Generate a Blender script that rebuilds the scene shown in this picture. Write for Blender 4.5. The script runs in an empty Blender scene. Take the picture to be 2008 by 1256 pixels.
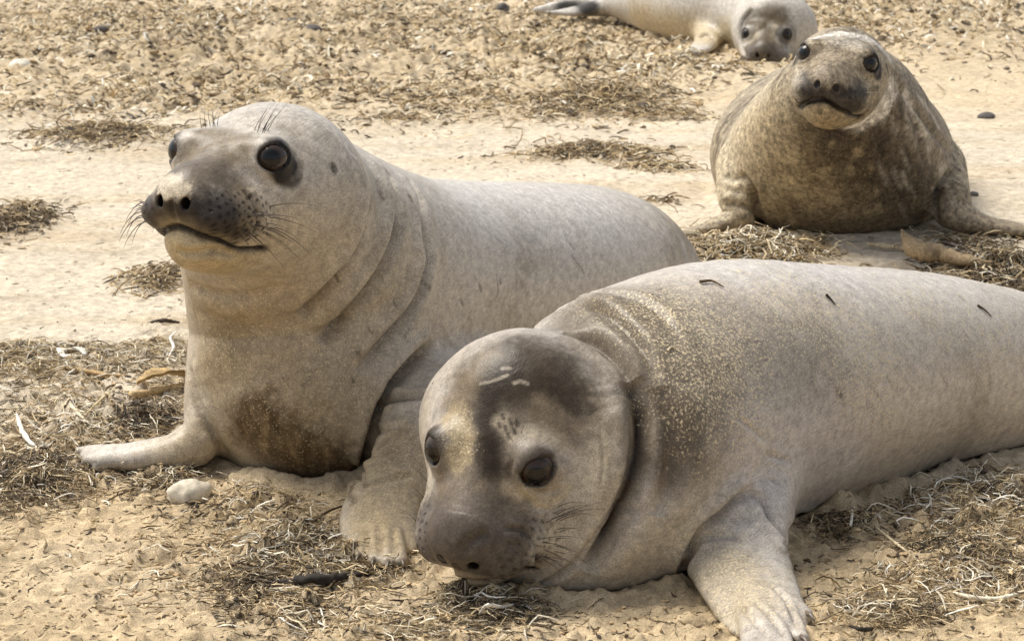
import bpy, math, random
import numpy as np
from mathutils import Vector, Matrix
from mathutils.bvhtree import BVHTree

C = bpy.context.scene
random.seed(7)
RNG = np.random.default_rng(11)

# ------------------------------------------------------------------ camera, sky, sun, exposure
CAM_Z = 1.18
PITCH = math.radians(12.23)
FPX = 4741.0                      # focal length in pixels of the 2008 px wide photograph
cam_d = bpy.data.cameras.new('camera')
cam = bpy.data.objects.new('camera', cam_d)
C.collection.objects.link(cam)
cam.location = (0, 0, CAM_Z)
cam.rotation_euler = (math.pi / 2 - PITCH, 0, 0)
cam_d.sensor_width = 36
cam_d.lens = FPX / 2008 * 36
cam_d.clip_end = 2000
cam_d.clip_start = 0.05
cam_d.dof.use_dof = True
cam_d.dof.focus_distance = 4.0
cam_d.dof.aperture_fstop = 16
C.camera = cam

SUN_EL, SUN_AZ = math.radians(60), math.radians(-62)      # azimuth from +Y towards +X
world = bpy.data.worlds.new('World')
C.world = world
world.use_nodes = True
wn = world.node_tree
for n in list(wn.nodes):
    wn.nodes.remove(n)
sky = wn.nodes.new('ShaderNodeTexSky')
sky.sky_type = 'NISHITA'
sky.sun_disc = False
sky.sun_elevation = SUN_EL
sky.sun_rotation = SUN_AZ
sky.dust_density = 3.0
sky.air_density = 1.0
sky.ozone_density = 1.0
bg = wn.nodes.new('ShaderNodeBackground')
bg.inputs['Strength'].default_value = 0.10
hs = wn.nodes.new('ShaderNodeHueSaturation')
hs.inputs['Saturation'].default_value = 0.38
wo = wn.nodes.new('ShaderNodeOutputWorld')
wn.links.new(sky.outputs[0], hs.inputs['Color'])
wn.links.new(hs.outputs[0], bg.inputs['Color'])
wn.links.new(bg.outputs[0], wo.inputs['Surface'])
sun_d = bpy.data.lights.new('sun', 'SUN')
sun_d.energy = 2.5
sun_d.angle = math.radians(32)
sun_d.color = (1.0, 0.94, 0.84)
sun = bpy.data.objects.new('sun', sun_d)
C.collection.objects.link(sun)
sdir = Vector((math.sin(SUN_AZ) * math.cos(SUN_EL), math.cos(SUN_AZ) * math.cos(SUN_EL), math.sin(SUN_EL)))
sun.rotation_euler = sdir.to_track_quat('Z', 'Y').to_euler()
C.view_settings.view_transform = 'Standard'
C.view_settings.look = 'None'
C.view_settings.gamma = 1
C.view_settings.exposure = 0.78
C.view_settings.use_curve_mapping = False
C.render.engine = 'CYCLES'
C.cycles.max_bounces = 6
C.cycles.diffuse_bounces = 3
C.cycles.glossy_bounces = 2
C.cycles.use_denoising = True

QUAL = 1.0          # mesh fineness (1 = final)

# ------------------------------------------------------------------ pixel <-> place helpers
_cp, _sp = math.cos(PITCH), math.sin(PITCH)
def ray(u, v):
    a, b = (u - 1004) / FPX, (628 - v) / FPX
    return np.array([a, _cp + b * _sp, -_sp + b * _cp])
def P(u, v, Y):
    d = ray(u, v)
    return np.array([0, 0, CAM_Z]) + d * (Y / d[1])
def G(u, v, z=0.0):
    d = ray(u, v)
    return np.array([0, 0, CAM_Z]) + d * ((z - CAM_Z) / d[2])

# ------------------------------------------------------------------ noise
def _h(ix, iy, iz, seed):
    n = (ix * 374761393 + iy * 668265263 + iz * 1274126177 + seed * 974634777) & 0xFFFFFFFF
    n = ((n ^ (n >> 13)) * 1274126177) & 0xFFFFFFFF
    n = (n ^ (n >> 16)) & 0xFFFF
    return n.astype(np.float32) / 65535.0
def vnoise(p, seed=0):
    """value noise in [-1,1]; p (N,3)"""
    f = np.floor(p)
    i = f.astype(np.int64)
    w = (p - f).astype(np.float32)
    w = w * w * (3 - 2 * w)
    r = 0
    for dx in (0, 1):
        for dy in (0, 1):
            for dz in (0, 1):
                ww = (w[:, 0] if dx else 1 - w[:, 0]) * (w[:, 1] if dy else 1 - w[:, 1]) * (w[:, 2] if dz else 1 - w[:, 2])
                r = r + ww * _h(i[:, 0] + dx, i[:, 1] + dy, i[:, 2] + dz, seed)
    return r * 2 - 1
def fbm(p, octv=4, seed=0, gain=0.5):
    a, s, t = 1.0, 0, 0
    for o in range(octv):
        s = s + a * vnoise(p * (2.03 ** o) + o * 17.3, seed + o)
        t += a
        a *= gain
    return s / t
def sm(x, a, b):
    t = np.clip((x - a) / (b - a), 0, 1)
    return t * t * (3 - 2 * t)

# ------------------------------------------------------------------ distance functions
def L(v):
    return np.sqrt((v * v).sum(-1))
def ell(p, c, r):
    q = p - np.asarray(c, np.float32)
    r = np.asarray(r, np.float32)
    k0 = L(q / r)
    k1 = L(q / (r * r)) + 1e-9
    return k0 * (k0 - 1) / k1
def smin(a, b, k):
    h = np.maximum(k - np.abs(a - b), 0) / k
    return np.minimum(a, b) - h * h * k * .25
def smax(a, b, k):
    return -smin(-a, -b, k)
def cone(p, a, b, ra, rb):
    a = np.asarray(a, np.float32); b = np.asarray(b, np.float32)
    ab = b - a
    t = np.clip(((p - a) @ ab) / (ab @ ab), 0, 1)
    return L(p - a - t[:, None] * ab) - (ra + (rb - ra) * t)

def catmull(P_, n):
    P_ = np.asarray(P_, float)
    Q = np.vstack([2 * P_[0] - P_[1], P_, 2 * P_[-1] - P_[-2]])
    out = []
    for i in range(1, len(Q) - 2):
        for k in range(n):
            t = k / n
            a, b, c, d = Q[i - 1], Q[i], Q[i + 1], Q[i + 2]
            out.append(.5 * ((2 * b) + (-a + c) * t + (2 * a - 5 * b + 4 * c - d) * t * t + (-a + 3 * b - 3 * c + d) * t ** 3))
    out.append(P_[-1])
    return np.array(out)

class Tube:
    """tube of elliptical section along a curve; node = (point, r_side, r_up)"""
    def __init__(s, nodes, side, n=6):
        pts = np.array([np.r_[q[0], q[1], q[2]] for q in nodes], float)
        side = np.asarray(side, float)
        if side.ndim == 1:
            side = np.repeat(side[None], len(nodes), 0)
        all_ = catmull(np.hstack([pts, side]), n)
        s.c = all_[:, :3]
        s.rs = np.maximum(all_[:, 3], .004); s.ru = np.maximum(all_[:, 4], .004)
        tan = np.gradient(s.c, axis=0); tan /= L(tan)[:, None]
        sd = all_[:, 5:8]; sd = sd - (sd * tan).sum(1)[:, None] * tan; sd /= L(sd)[:, None]
        s.s = sd; s.u = np.cross(tan, sd)
        s.t = tan
        s.lo = (s.c - np.maximum(s.rs, s.ru)[:, None]).min(0) ; s.hi = (s.c + np.maximum(s.rs, s.ru)[:, None]).max(0)
    def __call__(s, p):
        best = np.full(len(p), 1e9, np.float32)
        for i in range(len(s.c) - 1):
            a, b = s.c[i], s.c[i + 1]
            ab = (b - a)
            q = p - a.astype(np.float32)
            t = np.clip(q @ (ab / (ab @ ab)).astype(np.float32), 0, 1)
            q = q - t[:, None] * ab.astype(np.float32)
            rs = s.rs[i] + (s.rs[i + 1] - s.rs[i]) * t; ru = s.ru[i] + (s.ru[i + 1] - s.ru[i]) * t
            sv = s.s[i] + s.s[i + 1]; sv = sv / np.linalg.norm(sv)
            uv = s.u[i] + s.u[i + 1]; uv = uv / np.linalg.norm(uv)
            tv = ab / np.linalg.norm(ab)
            x = q @ sv.astype(np.float32); y = q @ uv.astype(np.float32); z = q @ tv.astype(np.float32)
            ra = .5 * (rs + ru)
            k0 = np.sqrt((x / rs) ** 2 + (y / ru) ** 2 + (z / ra) ** 2) + 1e-6
            k1 = np.sqrt((x / rs ** 2) ** 2 + (y / ru ** 2) ** 2 + (z / ra ** 2) ** 2) + 1e-6
            best = np.minimum(best, k0 * (k0 - 1) / k1)
        return best.astype(np.float32)

def bounded(f, lo, hi, m=.12):
    lo = np.asarray(lo, np.float32); hi = np.asarray(hi, np.float32)
    def g(p):
        q = np.maximum(np.maximum(lo - p, p - hi), 0)
        dd = L(q)
        k = dd < m
        r = dd + .02
        if k.any():
            r[k] = f(p[k])
        return r
    return g

# ------------------------------------------------------------------ surface extraction (surface nets) and refinement
def extract(sdf, lo, hi, h):
    lo = np.array(lo, float); hi = np.array(hi, float)
    H = 4
    n = (np.ceil((hi - lo) / (h * H)).astype(int)) * H + 1
    nc = (n - 1) // H + 1
    ax = [lo[k] + np.arange(nc[k]) * h * H for k in range(3)]
    X = np.stack(np.meshgrid(*ax, indexing='ij'), -1).reshape(-1, 3).astype(np.float32)
    Vc = sdf(X).reshape(nc)
    Vf = Vc
    for k in range(3):                                   # linear upsample along each axis
        idx = np.arange(n[k]) / H
        i0 = np.minimum(np.floor(idx).astype(int), nc[k] - 2); w = (idx - i0).astype(np.float32)
        sh = [1, 1, 1]; sh[k] = -1
        w = w.reshape(sh)
        Vf = np.take(Vf, i0, k) * (1 - w) + np.take(Vf, i0 + 1, k) * w
    near = np.argwhere(np.abs(Vf) < h * H * 1.6)
    pts = (lo + near * h).astype(np.float32)
    Vf = Vf.astype(np.float32).copy()
    Vf[near[:, 0], near[:, 1], near[:, 2]] = sdf(pts)
    ins = Vf < 0
    # cells
    cnt = 0
    for dx in (0, 1):
        for dy in (0, 1):
            for dz in (0, 1):
                cnt = cnt + ins[dx:n[0] - 1 + dx, dy:n[1] - 1 + dy, dz:n[2] - 1 + dz]
    act = (cnt > 0) & (cnt < 8)
    cells = np.argwhere(act)
    cid = -np.ones(act.shape, np.int64)
    cid[act] = np.arange(len(cells))
    acc = np.zeros((len(cells), 3)); ac = np.zeros(len(cells))
    cor = np.array([[0, 0, 0], [1, 0, 0], [0, 1, 0], [1, 1, 0], [0, 0, 1], [1, 0, 1], [0, 1, 1], [1, 1, 1]])
    vals = np.stack([Vf[cells[:, 0] + c[0], cells[:, 1] + c[1], cells[:, 2] + c[2]] for c in cor], 1)
    for a, b in [(0, 1), (2, 3), (4, 5), (6, 7), (0, 2), (1, 3), (4, 6), (5, 7), (0, 4), (1, 5), (2, 6), (3, 7)]:
        va, vb = vals[:, a], vals[:, b]
        m = (va < 0) != (vb < 0)
        t = np.where(m, va / np.where(m, va - vb, 1), 0)
        q = cor[a] + t[:, None] * (cor[b] - cor[a])
        acc += q * m[:, None]; ac += m
    verts = lo + (cells + acc / ac[:, None]) * h
    faces = []
    for k in range(3):
        sl0 = [slice(None)] * 3; sl1 = [slice(None)] * 3
        sl0[k] = slice(0, -1); sl1[k] = slice(1, None)
        A = ins[tuple(sl0)]; B = ins[tuple(sl1)]
        u, v = [(1, 2), (2, 0), (0, 1)][k]
        e = np.argwhere(A != B)
        e = e[(e[:, u] > 0) & (e[:, v] > 0) & (e[:, u] < n[u] - 1) & (e[:, v] < n[v] - 1)]
        flip = B[e[:, 0], e[:, 1], e[:, 2]]
        def cc(du, dv):
            q = e.copy(); q[:, u] -= du; q[:, v] -= dv
            return cid[q[:, 0], q[:, 1], q[:, 2]]
        f = np.stack([cc(1, 1), cc(0, 1), cc(0, 0), cc(1, 0)], 1)
        f[flip] = f[flip][:, ::-1]
        faces.append(f)
    return verts, np.vstack(faces)

def grad(sdf, p, e):
    g = np.zeros((len(p), 3), np.float32)
    for s in ((1, -1, -1), (-1, -1, 1), (-1, 1, -1), (1, 1, 1)):
        s = np.array(s, np.float32)
        g += s * sdf((p + s * e).astype(np.float32))[:, None]
    return g / (4 * e)

def project(sdf, v, h, it=2, e=.0012):
    v = v.astype(np.float32)
    for _ in range(it):
        g = grad(sdf, v, e)
        d = sdf(v)
        st = d[:, None] * g / np.maximum((g * g).sum(1), .3)[:, None]
        l = L(st)[:, None] + 1e-9
        v = v - st * np.minimum(1, h / l)
    return v

def split(v, f, sel=None):
    """split selected quads in four; neighbours become n-gons so nothing cracks. returns verts, list-of-poly arrays"""
    e = np.stack([f, np.roll(f, -1, 1)], 2)              # (F,4,2)
    es = np.sort(e, 2)
    key = es[..., 0] * (len(v) + 1) + es[..., 1]
    if sel is None:
        sel = np.ones(len(f), bool)
    ku = np.unique(key[sel])
    a, b = ku // (len(v) + 1), ku % (len(v) + 1)
    mids = .5 * (v[a] + v[b])
    F = f[sel]
    cen = v[F].mean(1)
    m0, c0 = len(v), len(v) + len(mids)
    vv = np.vstack([v, mids, cen])
    mi = m0 + np.searchsorted(ku, key[sel])
    ci = c0 + np.arange(len(F))
    out = []
    for k in range(4):
        out.append(np.stack([F[:, k], mi[:, k], ci, mi[:, (k + 3) % 4]], 1))
    quads = np.vstack(out)
    rest = f[~sel]
    polys = []
    if len(rest):
        kr = key[~sel]
        pos = np.clip(np.searchsorted(ku, kr), 0, len(ku) - 1)
        has = ku[pos] == kr
        clean = ~has.any(1)
        quads = np.vstack([quads, rest[clean]])
        for i in np.where(~clean)[0]:
            q = []
            for k in range(4):
                q.append(int(rest[i, k]))
                if has[i, k]:
                    q.append(int(m0 + pos[i, k]))
            polys.append(q)
    return vv, quads, polys

# ------------------------------------------------------------------ mesh / object helpers
def mesh_np(name, v, quads, polys=(), mat=None, col=None, smooth=True, attrs=None):
    me = bpy.data.meshes.new(name)
    v = np.asarray(v, np.float32)
    quads = np.asarray(quads, np.int32)
    lt = quads.ravel()
    sizes = np.full(len(quads), quads.shape[1] if len(quads) else 4, np.int32)
    if len(polys):
        lt = np.concatenate([lt, np.array([i for q in polys for i in q], np.int32)])
        sizes = np.concatenate([sizes, np.array([len(q) for q in polys], np.int32)])
    me.vertices.add(len(v)); me.vertices.foreach_set('co', v.ravel())
    me.loops.add(len(lt)); me.loops.foreach_set('vertex_index', lt.astype(np.int32))
    me.polygons.add(len(sizes))
    st = np.concatenate([[0], np.cumsum(sizes)[:-1]]).astype(np.int32)
    me.polygons.foreach_set('loop_start', st)
    me.polygons.foreach_set('loop_total', sizes)
    me.polygons.foreach_set('use_smooth', np.full(len(sizes), smooth, bool))
    me.update(calc_edges=True)
    me.validate()
    if col is not None:
        a = me.color_attributes.new('tint', 'FLOAT_COLOR', 'POINT')
        c4 = np.ones((len(v), 4), np.float32); c4[:, :3] = col
        a.data.foreach_set('color', c4.ravel())
    for k, arr in (attrs or {}).items():
        a = me.attributes.new(k, 'FLOAT', 'POINT'); a.data.foreach_set('value', np.asarray(arr, np.float32))
    if mat:
        me.materials.append(mat)
    return me

def link(name, me, parent=None, label=None, cat=None, group=None, kind=None, loc=None):
    o = bpy.data.objects.new(name, me)
    C.collection.objects.link(o)
    if loc is not None:
        o.location = loc
    if parent:
        o.parent = parent
    if label: o['label'] = label
    if cat: o['category'] = cat
    if group: o['group'] = group
    if kind: o['kind'] = kind
    return o

def vnormals(v, f, polys=()):
    n = np.zeros_like(v)
    a, b, c, d = v[f[:, 0]], v[f[:, 1]], v[f[:, 2]], v[f[:, 3]]
    fn = np.cross(c - a, d - b)
    for k in range(4):
        np.add.at(n, f[:, k], fn)
    return n / (L(n)[:, None] + 1e-12)

def polydist(p, q):
    """distance from points p to polyline q, param 0..1 along it, signed side vector"""
    q = np.asarray(q, float)
    seg = L(np.diff(q, axis=0)); cum = np.r_[0, np.cumsum(seg)]; tot = cum[-1] + 1e-9
    best = np.full(len(p), 1e9); tt = np.zeros(len(p)); off = np.zeros((len(p), 3)); tg = np.zeros((len(p), 3))
    for i in range(len(q) - 1):
        a, ab = q[i], q[i + 1] - q[i]
        t = np.clip(((p - a) @ ab) / (ab @ ab + 1e-12), 0, 1)
        r = p - a - t[:, None] * ab
        d = L(r)
        m = d < best
        best[m] = d[m]; tt[m] = ((cum[i] + t * seg[i]) / tot)[m]; off[m] = r[m]; tg[m] = ab / (seg[i] + 1e-9)
    return best, tt, off, tg

def smooth_line(pts, n=8):
    return catmull(np.array(pts, float), n)

# ------------------------------------------------------------------ node material helper
def mat_new(name):
    m = bpy.data.materials.new(name)
    m.use_nodes = True
    nt = m.node_tree
    b = nt.nodes['Principled BSDF']
    return m, nt, b
def N(nt, t, **kw):
    n = nt.nodes.new(t)
    for k, v in kw.items():
        if k in n.inputs.keys() if hasattr(n.inputs, 'keys') else False:
            n.inputs[k].default_value = v
        else:
            setattr(n, k, v)
    return n
# ------------------------------------------------------------------ materials of the animals
def fur_material(name, rough=.34, bump=.26, grain=1.0, sheen=0, sc2=60, lo2=.72, hi2=1.22, lie=50):
    m, nt, b = mat_new(name)
    at = nt.nodes.new('ShaderNodeVertexColor'); at.layer_name = 'tint'
    tc = nt.nodes.new('ShaderNodeTexCoord')
    n1 = N(nt, 'ShaderNodeTexNoise'); n1.inputs['Scale'].default_value = 520 * grain; n1.inputs['Detail'].default_value = 3
    n2 = N(nt, 'ShaderNodeTexNoise'); n2.inputs['Scale'].default_value = sc2; n2.inputs['Detail'].default_value = 5
    n2.inputs['Roughness'].default_value = .65
    for n in (n1, n2):
        nt.links.new(tc.outputs['Object'], n.inputs['Vector'])
    r1 = nt.nodes.new('ShaderNodeMapRange'); r1.inputs['From Min'].default_value = .3; r1.inputs['From Max'].default_value = .7
    r1.inputs['To Min'].default_value = .70; r1.inputs['To Max'].default_value = 1.26
    nt.links.new(n1.outputs['Fac'], r1.inputs['Value'])
    r2 = nt.nodes.new('ShaderNodeMapRange'); r2.inputs['From Min'].default_value = .3; r2.inputs['From Max'].default_value = .7
    r2.inputs['To Min'].default_value = lo2; r2.inputs['To Max'].default_value = hi2
    nt.links.new(n2.outputs['Fac'], r2.inputs['Value'])
    mu = nt.nodes.new('ShaderNodeMath'); mu.operation = 'MULTIPLY'
    nt.links.new(r1.outputs[0], mu.inputs[0]); nt.links.new(r2.outputs[0], mu.inputs[1])
    # short hairs lying back along the body
    mp = nt.nodes.new('ShaderNodeMapping'); mp.vector_type = 'TEXTURE'
    mp.inputs['Rotation'].default_value = (0, math.radians(-12), math.radians(lie)); mp.inputs['Scale'].default_value = (7, 1, 1)
    nt.links.new(tc.outputs['Object'], mp.inputs['Vector'])
    nh = N(nt, 'ShaderNodeTexNoise'); nh.inputs['Scale'].default_value = 430 * grain; nh.inputs['Detail'].default_value = 3
    nt.links.new(mp.outputs[0], nh.inputs['Vector'])
    rh = nt.nodes.new('ShaderNodeMapRange'); rh.inputs['From Min'].default_value = .3; rh.inputs['From Max'].default_value = .7
    rh.inputs['To Min'].default_value = .82; rh.inputs['To Max'].default_value = 1.18
    nt.links.new(nh.outputs['Fac'], rh.inputs['Value'])
    m2 = nt.nodes.new('ShaderNodeMath'); m2.operation = 'MULTIPLY'
    nt.links.new(mu.outputs[0], m2.inputs[0]); nt.links.new(rh.outputs[0], m2.inputs[1]); mu = m2
    vm = nt.nodes.new('ShaderNodeVectorMath'); vm.operation = 'SCALE'
    nt.links.new(at.outputs['Color'], vm.inputs[0]); nt.links.new(mu.outputs[0], vm.inputs['Scale'])
    # dry grains stuck in the coat, thick where the 'grit' value is high
    ga = nt.nodes.new('ShaderNodeAttribute'); ga.attribute_name = 'grit'
    n3 = N(nt, 'ShaderNodeTexNoise'); n3.inputs['Scale'].default_value = 240; n3.inputs['Detail'].default_value = 4; n3.inputs['Roughness'].default_value = .7
    nt.links.new(tc.outputs['Object'], n3.inputs['Vector'])
    g1 = nt.nodes.new('ShaderNodeMath'); g1.operation = 'MULTIPLY_ADD'; g1.inputs[1].default_value = .105; g1.inputs[2].default_value = -.595
    nt.links.new(ga.outputs['Fac'], g1.inputs[0])
    g2 = nt.nodes.new('ShaderNodeMath'); g2.operation = 'ADD'
    nt.links.new(g1.outputs[0], g2.inputs[0]); nt.links.new(n3.outputs['Fac'], g2.inputs[1])
    g3 = nt.nodes.new('ShaderNodeMapRange'); g3.inputs['From Min'].default_value = 0; g3.inputs['From Max'].default_value = .10
    nt.links.new(g2.outputs[0], g3.inputs['Value'])
    g4 = nt.nodes.new('ShaderNodeMath'); g4.operation = 'MULTIPLY'; g4.use_clamp = True
    gg = nt.nodes.new('ShaderNodeMath'); gg.operation = 'MULTIPLY'; gg.inputs[1].default_value = 3; gg.use_clamp = True
    nt.links.new(ga.outputs['Fac'], gg.inputs[0])
    nt.links.new(g3.outputs[0], g4.inputs[0]); nt.links.new(gg.outputs[0], g4.inputs[1])
    mx = nt.nodes.new('ShaderNodeMix'); mx.data_type = 'RGBA'
    mx.inputs['B'].default_value = (.64, .53, .34, 1)
    for sk in mx.inputs:
        if sk.identifier == 'B_Color': sk.default_value = (.64, .53, .34, 1)
        if sk.identifier == 'A_Color': nt.links.new(vm.outputs[0], sk)
        if sk.identifier == 'Factor_Float': nt.links.new(g4.outputs[0], sk)
    nt.links.new([k for k in mx.outputs if k.identifier == 'Result_Color'][0], b.inputs['Base Color'])
    b.inputs['Roughness'].default_value = rough
    b.inputs['Specular IOR Level'].default_value = .19
    b.inputs['Sheen Weight'].default_value = sheen
    b.inputs['Sheen Roughness'].default_value = .5
    bp = nt.nodes.new('ShaderNodeBump'); bp.inputs['Strength'].default_value = bump; bp.inputs['Distance'].default_value = .002
    ad = nt.nodes.new('ShaderNodeMath'); ad.operation = 'ADD'
    nt.links.new(nh.outputs['Fac'], ad.inputs[0]); nt.links.new(n2.outputs['Fac'], ad.inputs[1])
    nt.links.new(ad.outputs[0], bp.inputs['Height']); nt.links.new(bp.outputs[0], b.inputs['Normal'])
    return m
M_FUR = fur_material('seal_fur')
M_FUR_MOTTLED = fur_material('mottled_seal_fur', .5, .5, .5, 0, 75, .35, 1.75, 90)
M_FUR_UPRIGHT = fur_material('pale_seal_fur', lie=68)

def eye_material():
    m, nt, b = mat_new('seal_eye')
    tc = nt.nodes.new('ShaderNodeTexCoord')
    sx = nt.nodes.new('ShaderNodeSeparateXYZ')
    nt.links.new(tc.outputs['Object'], sx.inputs[0])
    cr = nt.nodes.new('ShaderNodeValToRGB')
    e = cr.color_ramp.elements
    e[0].position = 0.0; e[0].color = (.05, .035, .028, 1)
    e[1].position = 1.0; e[1].color = (.003, .003, .004, 1)
    for pos, c in ((.50, (.06, .042, .033, 1)), (.56, (.012, .01, .009, 1)), (.66, (.042, .026, .017, 1)), (.84, (.030, .019, .012, 1)), (.91, (.004, .004, .004, 1))):
        q = e.new(pos); q.color = c
    nt.links.new(sx.outputs['Z'], cr.inputs['Fac'])
    nt.links.new(cr.outputs[0], b.inputs['Base Color'])
    b.inputs['Roughness'].default_value = .25
    b.inputs['Coat Weight'].default_value = .7
    b.inputs['Specular IOR Level'].default_value = .1
    b.inputs['Coat Roughness'].default_value = .03
    b.inputs['Coat IOR'].default_value = 1.42
    return m
M_EYE = eye_material()
def plain(name, col, rough=.5, spec=.5, bump=0, scale=80, var=.3):
    m, nt, b = mat_new(name)
    tc = nt.nodes.new('ShaderNodeTexCoord')
    n1 = nt.nodes.new('ShaderNodeTexNoise'); n1.inputs['Scale'].default_value = scale; n1.inputs['Detail'].default_value = 5
    nt.links.new(tc.outputs['Object'], n1.inputs['Vector'])
    mr = nt.nodes.new('ShaderNodeMapRange'); mr.inputs['From Min'].default_value = .3; mr.inputs['From Max'].default_value = .7
    mr.inputs['To Min'].default_value = 1 - var; mr.inputs['To Max'].default_value = 1 + var
    nt.links.new(n1.outputs['Fac'], mr.inputs['Value'])
    rgb = nt.nodes.new('ShaderNodeRGB'); rgb.outputs[0].default_value = (*col, 1)
    vm = nt.nodes.new('ShaderNodeVectorMath'); vm.operation = 'SCALE'
    nt.links.new(rgb.outputs[0], vm.inputs[0]); nt.links.new(mr.outputs[0], vm.inputs['Scale'])
    nt.links.new(vm.outputs[0], b.inputs['Base Color'])
    b.inputs['Roughness'].default_value = rough
    b.inputs['Specular IOR Level'].default_value = spec
    if bump:
        bp = nt.nodes.new('ShaderNodeBump'); bp.inputs['Strength'].default_value = bump; bp.inputs['Distance'].default_value = .003
        nt.links.new(n1.outputs['Fac'], bp.inputs['Height']); nt.links.new(bp.outputs[0], b.inputs['Normal'])
    return m
M_WHISK = plain('whisker_hair', (.035, .025, .018), .4, .5)
M_WHISK_PALE = plain('pale_whisker_hair', (.30, .25, .18), .4, .5)
M_CLAW = plain('claw_horn', (.15, .12, .09), .35, .5)

# ------------------------------------------------------------------ the head shared by the four animals (x forward, y left, z up, metres)
EYE_C = np.array([.100, .078, .034], np.float32); EYE_R = .0272; EYE_D = np.array([.72, .68, .16]); EYE_D = EYE_D / np.linalg.norm(EYE_D)

EYE0 = (EYE_C, EYE_D)
def eye_set(c, d):
    d = np.array(d, float)
    return (np.array(c, np.float32), d / np.linalg.norm(d))
def head_parts(q, o):
    """q: points in the head frame; returns mirrored points, upper head, jaw distances"""
    ay = q.copy(); ay[:, 1] = np.sqrt(q[:, 1] ** 2 + 1e-6)
    cr = ell(q, (-.02, 0, -.008), o.get('cr', (.142, .118, .106)))
    ck = ell(ay, (.055, .050, -.040), (.095, .066, .072))
    up = smin(cr, ck, .05)
    fc, fr = o.get('fat', ((-.05, 0, -.04), (.13, .14, .135)))
    up = smin(up, ell(q, fc, fr), .05)
    br = cone(q, (.08, 0, -.008), (.180, 0, -.016), .072, .057)
    up = smin(up, br, .04)
    pad = ell(ay, (.164, .047, -.040), (.074, .049, .035))
    up = smin(up, pad, .032)
    up = smin(up, ell(ay, (.135, .060, -.062), (.050, .036, .034)), .025)
    nt_ = ell(q, (.212, 0, -.012), (.033, .040, .027))
    up = smin(up, nt_, .03)
    bw = ell(ay, (.075, .052, .056), (.036, .032, .018))       # brow
    up = smin(up, bw + o.get('nobrow', 0), .03)
    lid = L(ay - o.get('eye', EYE0)[0]) - EYE_R * 1.13
    up = smin(up, lid, .026)
    jaw = ell(q, (.148, 0, -.082), (.078, .057, .055))
    jaw = smin(jaw, ell(q, (.196, 0, -.080), (.032, .036, .037)), .03)
    jaw = smin(jaw, ell(q, (.06, 0, -.080), (.11, .085, .066)), .05)
    return ay, up, jaw

def head_sdf(q, o):
    ay, up, jaw = head_parts(q, o)
    EYE_C, EYE_D = o.get('eye', EYE0)
    d = smin(up, jaw, .007 + .045 * (1 - sm(q[:, 0], .085, .135)))
    r = ay - EYE_C
    ax = r @ EYE_D.astype(np.float32)
    ux = np.array([0, 0, 1.]) - EYE_D * EYE_D[2]; ux /= np.linalg.norm(ux)
    sx = np.cross(EYE_D, ux)
    a = r @ sx.astype(np.float32); b_ = r @ ux.astype(np.float32)
    ap = np.sqrt((a / 1.16) ** 2 + (b_ / .90) ** 2) - EYE_R * (.85 - .09 * np.tanh(np.abs(a) / EYE_R * 1.5))
    ap = np.maximum(ap, -ax)
    ball = L(r) - EYE_R * .93
    d = smax(d, -np.maximum(ap, L(r) - EYE_R * 1.9), .004)
    d = np.minimum(d, ball)
    ns = ell(ay, (.238, .0235, -.016), (.020, .0068, .0095))
    d = smax(d, -ns, .004)
    gr = cone(q, (.248, 0, -.014), (.238, 0, -.048), .002, .0035)
    d = smax(d, -gr, .006)
    er = ell(ay, (-.012, .124, .015), (.004, .012, .010))
    d = smax(d, -er, .004)
    return d

def frame(fwd, roll=0):
    x = np.array(fwd, float); x /= np.linalg.norm(x)
    y = np.cross([0, 0, 1], x); y /= np.linalg.norm(y)
    z = np.cross(x, y)
    c, s = math.cos(roll), math.sin(roll)
    y, z = c * y + s * z, -s * y + c * z
    return np.stack([x, y, z], 1)                        # columns

def heading(yaw, pitch):
    """yaw in degrees: 0 looks at the camera (-Y), positive turns to the picture's left (-X)"""
    a, b = math.radians(yaw), math.radians(pitch)
    return (-math.sin(a) * math.cos(b), -math.cos(a) * math.cos(b), math.sin(b))

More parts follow.
